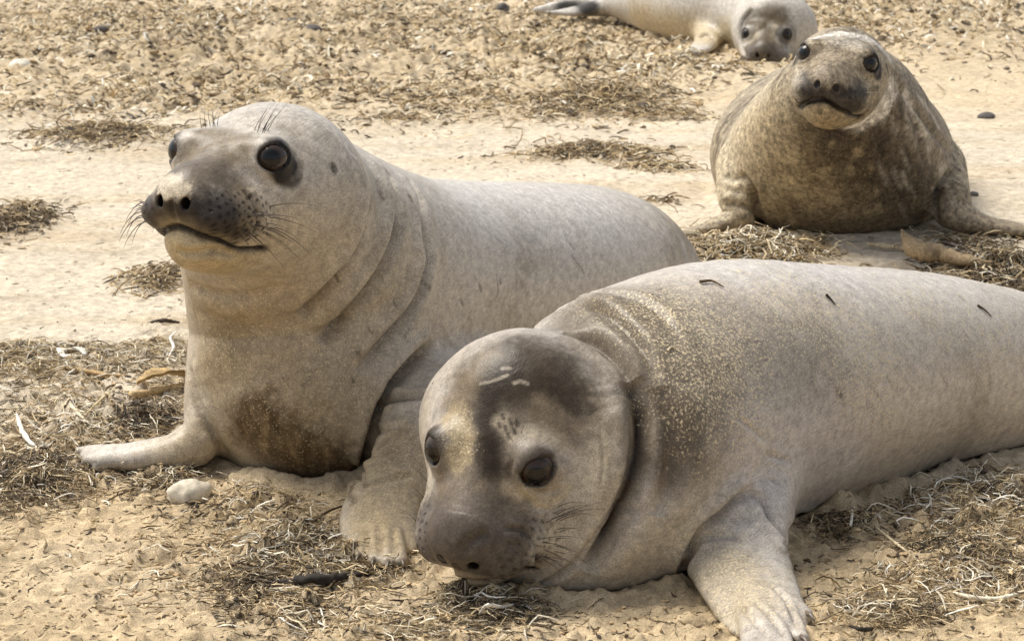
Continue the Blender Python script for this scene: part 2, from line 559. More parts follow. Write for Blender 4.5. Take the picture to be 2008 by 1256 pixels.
class Seal:
    def __init__(s, O, yaw, pitch, roll, scale, body, side, flippers, k_neck=.06, opts=None, ground=-.012, extra=None):
        s.extra = extra
        s.O = np.array(O, float); s.R = frame(heading(yaw, pitch), math.radians(roll)); s.sc = scale
        s.body = Tube(body, side); s.opts = opts or {}
        s.flip = []
        for fl in flippers:
            s.flip.append(fl)
        s.k_neck = k_neck; s.ground = ground
        s.fb = bounded(s.body, s.body.lo, s.body.hi, .2)
        r = .24 * scale
        s.fh = bounded(s.head, s.O - r, s.O + r, .10)
        s.ff = []
        s.fx = bounded(s.extra, s.extra.lo, s.extra.hi, .2) if extra is not None else None
        for tubes in s.flip:
            lo = np.min([t.lo for t, k in tubes], 0); hi = np.max([t.hi for t, k in tubes], 0)
            def f(p, tubes=tubes):
                d = tubes[0][0](p)
                for t, k in tubes[1:]:
                    d = smin(d, t(p), k)
                return d
            s.ff.append(bounded(f, lo, hi, .10))
    def loc(s, p):
        return ((p - s.O.astype(np.float32)) @ s.R.astype(np.float32)) / s.sc
    def wld(s, q):
        return s.O + s.R @ (np.asarray(q) * s.sc)
    def head(s, p):
        return head_sdf(s.loc(p), s.opts) * s.sc
    def __call__(s, p):
        p = p.astype(np.float32)
        d = s.fb(p)
        if s.fx: d = smin(d, s.fx(p), .10)
        for f, k in zip(s.ff, s.opts.get('kf', [.035] * len(s.ff))):
            d = smin(d, f(p), k)
        d = smin(s.fh(p), d, s.k_neck)
        # soft bedding on the sand
        d = smax(d, (s.ground - p[:, 2]), .02)
        return d
    def hit(s, u, v):
        r = ray(u, v); r = r / np.linalg.norm(r)
        h_ = s.bvh.ray_cast(Vector((0, 0, CAM_Z)), Vector(r))
        if h_[0] is not None:
            return np.array(h_[0])
        best = None                                      # just off the outline: nearest skin to the ray
        for t in np.arange(3.0, 14.0, .05):
            q = Vector((0, 0, CAM_Z)) + Vector(r) * float(t)
            n_ = s.bvh.find_nearest(q)
            if best is None or n_[3] < best[0]:
                best = (n_[3], n_[0])
        return np.array(best[1])
    def line(s, pts, n=6):
        pts = catmull(np.array(pts, float), n) if len(pts) > 2 else np.array(pts, float)
        return np.array([s.hit(u, v) for u, v in pts])

def build_seal(S, h, name, label, colf, creases=(), strokes=(), group=None, head_r=.25, fine=True):
    h = h / QUAL
    lo = np.minimum(S.body.lo, S.O - .25); hi = np.maximum(S.body.hi, S.O + .25)
    for tubes in S.flip:
        for t, k in tubes:
            lo = np.minimum(lo, t.lo); hi = np.maximum(hi, t.hi)
    lo[2] = S.ground - .04
    v, f = extract(S, lo - .03, hi + .03, h)
    v = project(S, v, h * .6, 2)
    v, f, _ = split(v, f)
    v = project(S, v, h * .3, 1)
    v0, f0 = v, f
    polys = []
    if fine:
        cen = v[f].mean(1)
        d = L(cen - S.wld((.05, 0, 0)))
        v, f, polys = split(v, f, d < head_r * S.sc)
        v = project(S, v, h * .15, 2, .0007)
    v = v.astype(float)
    S.bvh = BVHTree.FromPolygons(v0.tolist(), f0.tolist())
    nrm = vnormals(v, f)
    base = v.copy()
    disp = np.zeros(len(v)); dark = np.zeros(len(v))
    for cr in creases:
        q = cr['q'] if 'q' in cr else S.line(cr['px'])
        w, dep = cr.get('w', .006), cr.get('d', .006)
        R = w * 6
        m = ((base > q.min(0) - R) & (base < q.max(0) + R)).all(1)
        idx = np.where(m)[0]
        if not len(idx): continue
        dd, tt, off, tg = polydist(base[idx], q)
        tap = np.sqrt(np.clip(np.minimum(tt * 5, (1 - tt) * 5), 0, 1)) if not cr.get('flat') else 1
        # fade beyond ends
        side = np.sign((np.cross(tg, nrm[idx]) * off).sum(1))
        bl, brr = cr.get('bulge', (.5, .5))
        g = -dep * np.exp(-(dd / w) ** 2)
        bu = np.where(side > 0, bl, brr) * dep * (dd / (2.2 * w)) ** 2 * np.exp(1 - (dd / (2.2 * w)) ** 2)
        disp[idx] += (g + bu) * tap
        dark[idx] = np.maximum(dark[idx], np.exp(-(dd / (w * .55)) ** 2) * tap * cr.get('dark', .0))  # how strongly fold shade is painted along this crease
    wr = S.opts.get('wrinkle', .0012)
    disp += wr * fbm(base * 26, 3, 5) + wr * 2 * fbm(base * 6, 2, 9) * (L(base - S.O) > .2 * S.sc)
    col, d2 = colf(S, base, nrm)
    v = base + nrm * (disp + d2)[:, None]
    grit = np.zeros(len(v))
    for st in strokes:
        q = st['q'] if 'q' in st else (S.line(st['px']) if len(st['px']) > 1 else S.line(st['px'] * 2, 1))
        w = st['w']
        R = w * 2.5
        idx = np.where(((base > q.min(0) - R) & (base < q.max(0) + R)).all(1))[0]
        if not len(idx): continue
        if len(q) > 1: dd = polydist(base[idx], q)[0]
        else: dd = L(base[idx] - q[0])
        nz = fbm(base[idx] * st.get('nf', 60), 5, st.get('seed', 3), .72)
        dd = dd + nz * w * st.get('rag', .5)
        a = (1 - sm(dd, w * (1 - st.get('soft', .5)), w * (1 + st.get('soft', .5)))) * st.get('a', 1)
        if st.get('grit'):
            grit[idx] = np.maximum(grit[idx], a * st['grit']); continue
        if st.get('speck'):
            sp = vnoise(base[idx] * st.get('sf', 260), 8)
            a = a * sm(sp, .35 - st['speck'], .55)
        col[idx] = col[idx] * (1 - a[:, None]) + np.array(st['c']) * a[:, None]
    ix_, ov_ = S.ov
    col[ix_] = mixc(col[ix_], (.016, .012, .010), ov_)
    col = col * (1 - dark[:, None]) + np.array((.02, .013, .008)) * dark[:, None]  # shade in the folds painted into the coat colour, dark mouth lines too
    ob = bpy.data.objects.new(name, None)
    C.collection.objects.link(ob)
    base_pt = (float(S.body.c[len(S.body.c) // 3][0]), float(S.body.c[len(S.body.c) // 3][1]), 0.)
    ob.location = base_pt
    ob['label'] = label; ob['category'] = 'seal'
    if group: ob['group'] = group
    v = v - np.array(base_pt)
    me = mesh_np(name + '_body', v, f, polys, S.opts.get('mat', M_FUR), np.clip(col, .004, .95), attrs={'grit': grit})
    link('body', me, ob)
    S.root = ob; S.base_pt = np.array(base_pt)
    # eyes
    for sgn in (1, -1):
        EC, ED = S.opts.get('eye', EYE0)
        c = S.wld(EC * (1, sgn, 1)); 
        gz = S.opts.get('gaze', None)
        d = ED * (1, sgn, 1)
        d = d + np.array(S.opts.get('look', (.25, 0, 0)))
        d = S.R @ (d / np.linalg.norm(d))
        e = link('eye', eye_mesh(), ob)
        e.location = Vector(c - S.base_pt)
        e.rotation_euler = Vector(d).to_track_quat('Z', 'Y').to_euler()
        e.scale = (EYE_R * S.sc,) * 3
    return ob

def rampw(d, a, b):
    return 1 - sm(d, a, b)
def mixc(col, c, w):
    return col * (1 - w[:, None]) + np.array(c) * w[:, None]

def face_paint(S, p, n, col, o):
    """markings in the head's own frame; returns colours and a small relief"""
    q = S.loc(p.astype(np.float32)).astype(float)
    near = (L(q - np.array([.08, 0, -.02])) < .24)
    rel = np.zeros(len(p))
    idx = np.where(near)[0]
    q = q[idx]
    ay, up, jaw = head_parts(q.astype(np.float32), S.opts)
    c = col[idx]
    nz = fbm(q * 38, 4, 21); nf = fbm(q * 150, 3, 4)
    x, y, z = q.T; a_ = np.abs(y)
    fr = sm(x, .02, .10)
    isup = (up < jaw)
    # bridge, brow and pads
    c = mixc(c, o['bridge'], fr * rampw(ell(q, (.15, 0, .0), (.11, .065, .06)) + nz * .03, -.01, .025) * .9)
    dm = ell(ay.astype(float), (.190, .040, -.046), (.082, .062, .050)) + nz * .016
    c = mixc(c, o['muzzle'], rampw(dm, -.012, .014) * isup * o.get('mz', 1))
    for ctr, rad, colr, wgt in o.get('spots', ()):
        dd = ell(q, ctr, rad) + nz * min(rad) * .55
        c = mixc(c, colr, rampw(dd, -min(rad) * .45, min(rad) * .35) * wgt)
    rb = np.exp(-((dm - .004) / .005) ** 2) * isup * (1 - sm(x, .13, .165)) * sm(a_, .05, .08) * (z < -.01)
    rel[idx] -= .0035 * rb * S.sc
    c = mixc(c, (.03, .022, .016), rb * .55 * o.get('mz', 1))
    # chin
    c = mixc(c, o['chin'], rampw(jaw, .0, .012) * (~isup) * sm(x, .09, .15) * .8)
    # lids and eye patch
    re = L(ay - S.opts.get('eye', EYE0)[0])
    if o.get('patch', 0):
        pc = np.array([.082, .098, .030])
        pd = L((ay - pc) / np.array([.030, .030, .034]))
        c = mixc(c, (.014, .011, .010), np.clip(rampw(pd + nz * .25, 1.0, 1.45) * o['patch'] * 1.15, 0, 1))
    fold = np.exp(-((re - EYE_R * 1.52 + .002 * nz) / .0028) ** 2); fold2 = np.exp(-((re - EYE_R * 1.85 + .004 * nz) / .003) ** 2) * (z < .03)
    rel[idx] -= (.0008 * fold * (z < .03) + .0014 * fold2 * np.clip(.5 + nz * 2, 0, 1)) * S.sc
    lidm = rampw(re, EYE_R * 1.10, EYE_R * 1.30)
    c = mixc(c, (.030, .023, .018), lidm * .9)
    # rows of whisker pits
    row = (z + .35 * (x - .17)) / .0105
    ph = x / .0115 + .5 * np.floor(row)
    dr = np.sqrt(((row - np.floor(row) - .5) * .0105) ** 2 + ((ph - np.floor(ph) - .5) * .0115) ** 2)
    pm = rampw(ell(ay.astype(float), (.168, .055, -.044), (.078, .056, .042)), -.004, .008) * isup * (a_ > .018)
    dots = rampw(dr + nf * .0016, .0013, .0034) * pm
    c = mixc(c, (.018, .014, .012), dots * o.get('dots', .8))
    rel[idx] += (-.0022 * dots + .0010 * pm * rampw(dr, .002, .005)) * S.sc
    # fur streaks
    c = c * (1 + .16 * nf[:, None] + .10 * nz[:, None])
    # lips
    ml = np.exp(-((up - jaw) / .0052) ** 2) * sm(x, .098, .122) * (np.abs(up) < .02)
    c = mixc(c, (.014, .010, .008), np.clip(ml * 1.25, 0, 1))
    rel[idx] -= .0055 * ml * S.sc
    # nostrils and ear
    ns = ell(ay.astype(float), (.236, .0235, -.016), (.022, .0078, .0105))
    c = mixc(c, (.008, .006, .006), rampw(ns, -.001, .0025))
    er = ell(ay.astype(float), (-.012, .124, .015), (.010, .014, .011))
    c = mixc(c, (.03, .02, .015), rampw(er, -.001, .002) * .45)
    ov = np.maximum.reduce([dots * o.get('dots', .8), np.clip(ml * 1.2, 0, 1), rampw(ns, -.001, .0025), lidm * .85, rampw(er, -.001, .002) * .35])
    S.ov = (idx, ov)
    col[idx] = c
    return col, rel
_em = []
def eye_mesh():
    if not _em:
        n, m_ = 40, 28
        v = [(0, 0, 1)]
        for i in range(1, m_):
            a = math.pi * i / m_
            for j in range(n):
                b_ = 2 * math.pi * j / n
                k = 1 + (.035 * (1 - (i / m_ / .28) ** 2) if i / m_ < .28 else 0)
                v.append((math.sin(a) * math.cos(b_) * k, math.sin(a) * math.sin(b_) * k, math.cos(a) * k))
        v.append((0, 0, -1))
        v[0] = (0, 0, 1.035)
        fs = []
        for j in range(n): fs.append((0, 1 + j, 1 + (j + 1) % n))
        for i in range(m_ - 2):
            for j in range(n):
                a, b_ = 1 + i * n + j, 1 + i * n + (j + 1) % n
                fs.append((a, a + n, b_ + n, b_))
        for j in range(n): fs.append((len(v) - 1, 1 + (m_ - 2) * n + (j + 1) % n, 1 + (m_ - 2) * n + j))
        me = bpy.data.meshes.new('eyeball'); me.from_pydata(v, [], fs)
        for p in me.polygons: p.use_smooth = True
        me.materials.append(M_EYE)
        _em.append(me)
    return _em[0]

def strand(pts, r0, r1, sides=3):
    """tapered tube along points -> verts, faces"""
    pts = np.asarray(pts, float)
    n = len(pts)
    tan = np.gradient(pts, axis=0); tan /= L(tan)[:, None] + 1e-12
    ref = np.array([.3, .2, 1.]) if abs(tan[0, 2]) < .8 else np.array([1., .3, .1])
    a = np.cross(tan, ref); a /= L(a)[:, None] + 1e-12
    b_ = np.cross(tan, a)
    vs = []
    for i in range(n):
        r = r0 + (r1 - r0) * i / (n - 1)
        for k in range(sides):
            t = 2 * math.pi * k / sides
            vs.append(pts[i] + r * (math.cos(t) * a[i] + math.sin(t) * b_[i]))
    fs = []
    for i in range(n - 1):
        for k in range(sides):
            k2 = (k + 1) % sides
            fs.append((i * sides + k, i * sides + k2, (i + 1) * sides + k2, (i + 1) * sides + k))
    return np.array(vs), fs

def hair(S, root_local, dir_local, length, droop, r=.0007, mat=None, name='whisker', curl=0.):
    root = S.wld(root_local)
    # root on the skin, then bend clear of it
    nr = S.bvh.find_nearest(Vector(root))
    p = np.array(nr[0]); n_ = np.array(nr[1])
    d = S.R @ (np.array(dir_local) / np.linalg.norm(dir_local))
    pts = [p - n_ * .002]
    for i in range(7):
        dd = d + np.array([0, 0, -1]) * droop * (i / 7) + S.R[:, 0] * (-curl) * (i / 7)
        dd /= np.linalg.norm(dd)
        q = pts[-1] + dd * length * S.sc / 7
        nr = S.bvh.find_nearest(Vector(q))
        nn = np.array(nr[1]); sd = float((q - np.array(nr[0])) @ nn)
        if sd < .003 + .0012 * i:
            q = q + nn * (.003 + .0012 * i - sd)
        pts.append(q)
    v, f = strand(np.array(pts) - S.base_pt, r, r * .25, 3)
    me = bpy.data.meshes.new(name); me.from_pydata([tuple(x) for x in v], [], f)
    for p_ in me.polygons: p_.use_smooth = True
    me.materials.append(mat or M_WHISK)
    return link(name, me, S.root)
def T(nodes, side, n=6):
    return Tube([(q[0] if not isinstance(q[0], (int, float)) else P(q[0], q[1], q[2]), q[-2], q[-1]) for q in nodes], side, n)
def ND(u, v, Y, rs, ru=None):
    return (P(u, v, Y), rs, ru if ru else rs)
def digits(tips, root, r0=.015, r1=.009, side=(1, 0, 0), k=.012):
    out = []
    for t in tips:
        a, b = np.array(root), np.array(t)
        m = .55 * a + .45 * b; m[2] = max(m[2], .5 * (a[2] + b[2])) + .004
        out.append((Tube([(a, r0 * 1.2, r0), (m, r0, r0 * .9), (b, r1, r1 * .8)], side, 4), k))
    return out

def coat_default(S, p, n): 
    return np.tile(np.array([.42,.38,.33]), (len(p),1))

# ---- 1: upright seal on the left
f1 = []
armL = Tube([ND(470, 640, 4.32, .06), ND(408, 770, 4.25, .040, .05), ND(398, 850, 4.20, .036, .05), ND(350, 884, 4.17, .038, .034), ND(270, 893, 4.17, .040, .025), ND(185, 897, 4.18, .026, .012)],
            [(1, -.2, 0), (1, -.2, 0), (1, -.2, 0), (0, 1, 0), (0, 1, 0), (0, 1, 0)])
f1.append([(armL, 0)] + digits([G(140, 884, .010), G(148, 898, .010), G(165, 910, .010), G(190, 918, .010)], P(245, 893, 4.17), .014, .008, (0, 1, 0)))
armR = Tube([ND(925, 690, 4.60, .07), ND(858, 790, 4.24, .078, .07), ND(802, 910, 4.00, .066, .058), ND(745, 1005, 3.83, .064, .036), ND(748, 1078, 3.70, .058, .016)], (1, -.15, 0))
f1.append([(armR, 0)] + digits([G(704, 1090, .008), G(732, 1098, .008), G(760, 1102, .008), G(788, 1100, .008)], P(750, 1020, 3.80), .016, .010))
chest1 = Tube([ND(500, 440, 4.18, .13), ND(545, 540, 4.27, .168), ND(580, 640, 4.33, .195), ND(610, 740, 4.31, .205, .22), ND(700, 760, 4.42, .205)], (.95, -.3, 0))
S1 = Seal(P(512, 340, 4.05), 28, 1, 0, 1.04,
          [ND(530, 385, 4.12, .13), ND(590, 440, 4.24, .170), ND(680, 520, 4.42, .205), ND(790, 570, 4.62, .225), ND(900, 575, 4.82, .230), ND(1050, 545, 5.08, .222, .205), ND(1190, 535, 5.32, .195, .18), ND(1300, 590, 5.55, .12, .11), ND(1420, 640, 5.85, .05, .04)],
          (.95, -.3, 0), f1, extra=chest1, opts=dict(mat=M_FUR_UPRIGHT, eye=eye_set((.094, .082, .041), (.71, .68, .16))))

# ---- 2: front seal lying down
f2 = []
pawc = P(1455, 1120, 3.52)
arm2 = Tube([ND(1480, 900, 3.86, .08), ND(1470, 980, 3.70, .072, .07), ND(1448, 1060, 3.60, .074, .048), ND(1455, 1120, 3.52, .078, .034), ND(1490, 1195, 3.385, .068, .020), ND(1510, 1240, 3.31, .055, .012)], (1, -.25, 0))
f2.append([(arm2, 0)] + digits([G(1580, 1205, .012), G(1572, 1250, .010), G(1545, 1275, .010), G(1510, 1292, .010), G(1470, 1290, .01)], P(1475, 1150, 3.46), .018, .011))
S2 = Seal(P(1014, 815, 3.59), 28, -41, -7, 1.06,
          [ND(1075, 985, 3.66, .13), ND(1118, 968, 3.665, .192), ND(1215, 875, 3.75, .235), ND(1400, 785, 3.95, .235), ND(1600, 755, 4.13, .212), ND(1800, 730, 4.35, .185), ND(2008, 735, 4.55, .155), ND(2200, 750, 4.8, .11), ND(2400, 770, 5.0, .05)],
          (0.5, -.5, 0), f2, opts=dict(nobrow=.03, eye=eye_set((.0945, .0695, .0335), (.66, .62, .38)), cr=(.120, .116, .098), fat=((-.022, -.020, -.084), (.122, .156, .146))), k_neck=.03)

# ---- 3: seal facing the camera, back right
f3 = []
a3L = Tube([ND(1460, 330, 6.75, .08), ND(1450, 385, 6.65, .06), ND(1455, 425, 6.62, .05, .045), ND(1400, 445, 6.60, .045, .022), ND(1330, 463, 6.55, .02, .010)],
           [(1, 0, 0), (1, 0, 0), (.5, 1, 0), (0, 1, 0), (0, 1, 0)])
a3R = Tube([ND(1840, 330, 6.75, .08), ND(1862, 380, 6.62, .058, .06), ND(1870, 415, 6.58, .06, .05), ND(1930, 440, 6.56, .055, .028), ND(2030, 455, 6.55, .045, .018), ND(2090, 465, 6.5, .02, .01)],
           [(1, 0, 0), (1, 0, 0), (.5, 1, 0), (0, 1, 0), (0, 1, 0), (0, 1, 0)])
f3 = [[(a3L, 0)], [(a3R, 0)]]
S3 = Seal(P(1648, 130, 6.20), 15, -2, -8, .98,
          [ND(1652, 155, 6.33, .12), ND(1655, 215, 6.45, .21, .17), ND(1642, 305, 6.70, .305, .25), ND(1640, 330, 6.95, .345, .25), ND(1630, 300, 7.3, .365, .27), ND(1630, 265, 7.7, .31, .23), ND(1650, 260, 8.1, .17, .13), ND(1680, 250, 8.45, .06, .05)],
          (1, 0, 0), f3, opts=dict(mat=M_FUR_MOTTLED, eye=eye_set((.098, .076, .034), (.76, .62, .14)), fat=((-.06, 0, -.05), (.11, .115, .11))))

# ---- 4: pale seal lying at the back
f4 = []
a4 = Tube([ND(1395, 60, 11.6, .09), ND(1388, 82, 11.35, .06, .04), ND(1372, 97, 11.2, .05, .02), ND(1358, 105, 11.1, .025, .01)], (1, 0, 0))
h1 = Tube([ND(1190, 10, 12.7, .06), ND(1120, 14, 12.75, .05, .03), ND(1050, 20, 12.8, .015, .01)], (0, 0.3, 1))
h2 = Tube([ND(1190, 12, 12.65, .05), ND(1130, 22, 12.55, .045, .02), ND(1070, 27, 12.5, .012, .01)], (0, 1, .3))
f4 = [[(a4, 0)], [(h1, 0)], [(h2, 0)]]
S4 = Seal(P(1508, 68, 11.1), 12, -12, 0, 1.05,
          [ND(1518, 58, 11.2, .16), ND(1500, 40, 11.4, .20), ND(1450, 22, 11.6, .215), ND(1380, 10, 11.8, .22), ND(1310, 2, 12.1, .19), ND(1250, 3, 12.4, .12), ND(1190, 8, 12.65, .05)],
          (1, 0, .2), f4, opts=dict(fat=((-.07, .02, -.01), (.15, .185, .18))), ground=.0)
import time
t0 = time.time()
def body_axis(S, p):
    """0 at the head end .. 1 at the tail, and height above the sand"""
    c = S.body.c
    best = np.full(len(p), 1e9); tt = np.zeros(len(p))
    for i in range(0, len(c), 2):
        d = L(p - c[i]); m = d < best
        best[m] = d[m]; tt[m] = i / (len(c) - 1)
    return tt

def coat(base, belly, mott, o, fr=6., fine=0., fcol=(.1, .07, .04), mw=.75):
    def f(S, p, n):
        z = p[:, 2]
        col = np.tile(np.array(base, float), (len(p), 1))
        nz = fbm(p * fr, 4, 31); n2 = fbm(p * 24 + 4, 4, 12); n3 = vnoise(p * 240, 15)
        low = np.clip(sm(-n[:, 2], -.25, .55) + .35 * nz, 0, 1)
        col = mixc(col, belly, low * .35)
        col = mixc(col, mott, np.clip(mw * sm(nz + .5 * n2, .0, .6), 0, 1))
        if fine:
            n4 = fbm(p * 48 + 9, 4, 77, .7)
            col = mixc(col, fcol, fine * sm(n4 + .5 * nz, -.02, .30)); col = mixc(col, (.42, .35, .24), fine * .6 * sm(-n4 + .2 * nz, .12, .40))
        col *= (1 + .07 * n2[:, None] + .06 * n3[:, None])
        sand = sm(n3 + n2, .75, 1.2) * sm(-z, -.22, -.02) * .5
        col = mixc(col, (.52, .40, .24), sand)
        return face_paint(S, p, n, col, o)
    return f

# ------------------------------------------------ 1
o1 = dict(bridge=(.15, .12, .088), muzzle=(.046, .036, .030), chin=(.42, .32, .18), patch=1, dots=.9,
          spots=[((.11, -.03, .05), (.035, .035, .03), (.17, .135, .09), .8), ((.11, .03, .05), (.03, .03, .03), (.20, .16, .11), .6),
                 ])
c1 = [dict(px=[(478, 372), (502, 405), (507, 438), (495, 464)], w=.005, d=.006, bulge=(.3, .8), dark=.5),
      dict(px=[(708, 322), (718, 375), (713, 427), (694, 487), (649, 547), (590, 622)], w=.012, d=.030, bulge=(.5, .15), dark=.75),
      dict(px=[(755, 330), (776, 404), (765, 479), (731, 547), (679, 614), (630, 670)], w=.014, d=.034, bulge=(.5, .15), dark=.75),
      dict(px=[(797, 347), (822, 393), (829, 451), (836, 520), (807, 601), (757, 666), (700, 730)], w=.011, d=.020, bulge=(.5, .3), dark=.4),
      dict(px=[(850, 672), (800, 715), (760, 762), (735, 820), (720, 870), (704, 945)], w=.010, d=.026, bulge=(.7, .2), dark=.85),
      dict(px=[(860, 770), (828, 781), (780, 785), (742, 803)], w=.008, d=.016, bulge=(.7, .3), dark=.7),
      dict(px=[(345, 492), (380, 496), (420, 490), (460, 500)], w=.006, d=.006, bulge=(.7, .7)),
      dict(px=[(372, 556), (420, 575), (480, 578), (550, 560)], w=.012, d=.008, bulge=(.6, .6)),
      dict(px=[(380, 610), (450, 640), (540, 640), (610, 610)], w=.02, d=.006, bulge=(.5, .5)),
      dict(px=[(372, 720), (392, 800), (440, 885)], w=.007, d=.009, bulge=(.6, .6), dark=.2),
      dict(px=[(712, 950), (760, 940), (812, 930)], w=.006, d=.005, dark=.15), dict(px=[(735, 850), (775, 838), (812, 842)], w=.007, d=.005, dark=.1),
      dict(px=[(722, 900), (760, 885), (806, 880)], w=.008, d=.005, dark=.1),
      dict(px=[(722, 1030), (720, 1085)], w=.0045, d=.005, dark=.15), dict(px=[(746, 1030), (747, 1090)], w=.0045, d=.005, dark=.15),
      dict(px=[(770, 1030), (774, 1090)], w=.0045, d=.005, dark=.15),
      ]
warm = (.36, .275, .165)
s1 = [dict(px=[(420, 620), (600, 700), (800, 560)], w=.22, c=0, a=1, soft=.9, nf=12, rag=.8, grit=.35),
      dict(px=[(800, 860), (750, 960), (750, 1060)], w=.09, c=0, a=1, soft=.9, nf=30, rag=.8, grit=.3),
      dict(px=[(400, 400), (450, 410), (480, 430)], w=.030, c=(.040, .032, .027), a=.75, soft=.5, nf=110, rag=.9),
      dict(px=[(320, 405), (350, 410), (380, 415)], w=.013, c=(.035, .027, .022), a=.85, soft=.5, nf=110, rag=.6),
      dict(px=[(322, 352), (345, 362), (358, 372)], w=.016, c=(.58, .50, .38), a=.85, soft=.4, nf=120, rag=.95),
      dict(px=[(300, 372), (328, 382)], w=.009, c=(.6, .52, .4), a=.9, soft=.3, nf=90, rag=.6),
      dict(px=[(400, 265), (440, 270), (470, 290)], w=.026, c=(.175, .135, .085), a=.8, soft=.6, nf=60, rag=.8),
      dict(px=[(370, 320), (430, 340), (470, 380)], w=.024, c=(.12, .095, .07), a=.7, soft=.7, nf=60, rag=.7),
            dict(px=[(600, 300), (640, 380), (600, 430)], w=.04, c=(.44, .385, .31), a=.6, soft=.8, nf=30),
      dict(px=[(520, 420), (560, 440)], w=.045, c=(.42, .33, .20), a=.5, soft=.8, nf=30),
      dict(px=[(340, 470), (400, 500), (470, 520)], w=.035, c=(.47, .375, .225), a=.6, soft=.7, nf=30),
dict(px=[(400, 600), (450, 640), (560, 640), (640, 700)], w=.15, c=warm, a=.55, soft=.8, nf=14),
      dict(px=[(420, 700), (520, 800), (620, 880)], w=.11, c=(.34, .26, .15), a=.55, soft=.8, nf=14),
      dict(px=[(505, 815), (560, 865), (640, 905), (690, 925)], w=.048, c=(.10, .064, .032), a=.85, soft=.6, nf=70, rag=1.0),
      dict(px=[(480, 850), (540, 900), (620, 935)], w=.035, c=(.095, .060, .03), a=.75, soft=.6, nf=60, rag=.9),
      dict(px=[(450, 650), (420, 690)], w=.045, c=(.22, .165, .09), a=.5, soft=.7, nf=50, rag=.8),
      dict(px=[(780, 880), (760, 960), (745, 1040)], w=.09, c=(.34, .26, .15), a=.85, soft=.6, nf=30),
      dict(px=[(800, 860), (790, 900)], w=.04, c=(.25, .19, .12), a=.5, soft=.6, nf=50),
      dict(px=[(350, 885), (430, 880)], w=.05, c=(.42, .33, .2), a=.6, soft=.7, nf=30),
      dict(px=[(900, 370), (1050, 390), (1180, 420)], w=.12, c=(.62, .59, .55), a=.6, soft=.8, nf=10),
      dict(px=[(560, 470), (620, 500), (560, 540)], w=.06, c=(.5, .42, .30), a=.5, soft=.8, nf=20)]
for i in range(90):
    t = RNG.random(); u, v = 480 + 215 * t + RNG.uniform(-20, 45), 800 + 120 * t + RNG.uniform(-15, 60)
    ln = RNG.uniform(10, 30)
    s1.append(dict(px=[(u, v), (u + ln * .35, v + ln * .9)], w=RNG.uniform(.003, .006), c=[(.30, .215, .115), (.075, .045, .02), (.10, .065, .03)][i % 3], a=.6, soft=.8, nf=90, rag=.95))
for (u, v, r_) in [(742, 380, .006), (800, 385, .004), (828, 460, .005), (770, 590, .004), (835, 555, .004), (660, 540, .003), (905, 590, .003), (700, 690, .004), (690, 740, .003), (940, 560, .004), (980, 545, .003), (720, 640, .003)]:
    s1.append(dict(px=[(u, v), (u + 3, v + 10)], w=r_, c=(.10, .08, .06), a=.7, soft=.5, nf=200, rag=.8))
for ln in ([(975, 540), (978, 570), (970, 590)], [(1110, 470), (1125, 490)], [(1120, 500), (1145, 535)], [(950, 450), (990, 480)], [(620, 720), (590, 760)], [(800, 640), (790, 660)]):
    s1.append(dict(px=ln, w=.002, c=(.13, .11, .09), a=.6, soft=.8, nf=200, rag=.8))
s1.append(dict(px=[(552, 290), (572, 312), (574, 328), (552, 346)], w=.0125, c=(.015, .012, .011), a=.97, soft=.35, nf=70, rag=.5))
build_seal(S1, .011, 'elephant_seal', 'pale seal with raised head, dark muzzle and brown chest patch, propped on its flippers',
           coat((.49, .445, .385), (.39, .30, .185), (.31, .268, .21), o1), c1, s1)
print('T1', time.time() - t0)

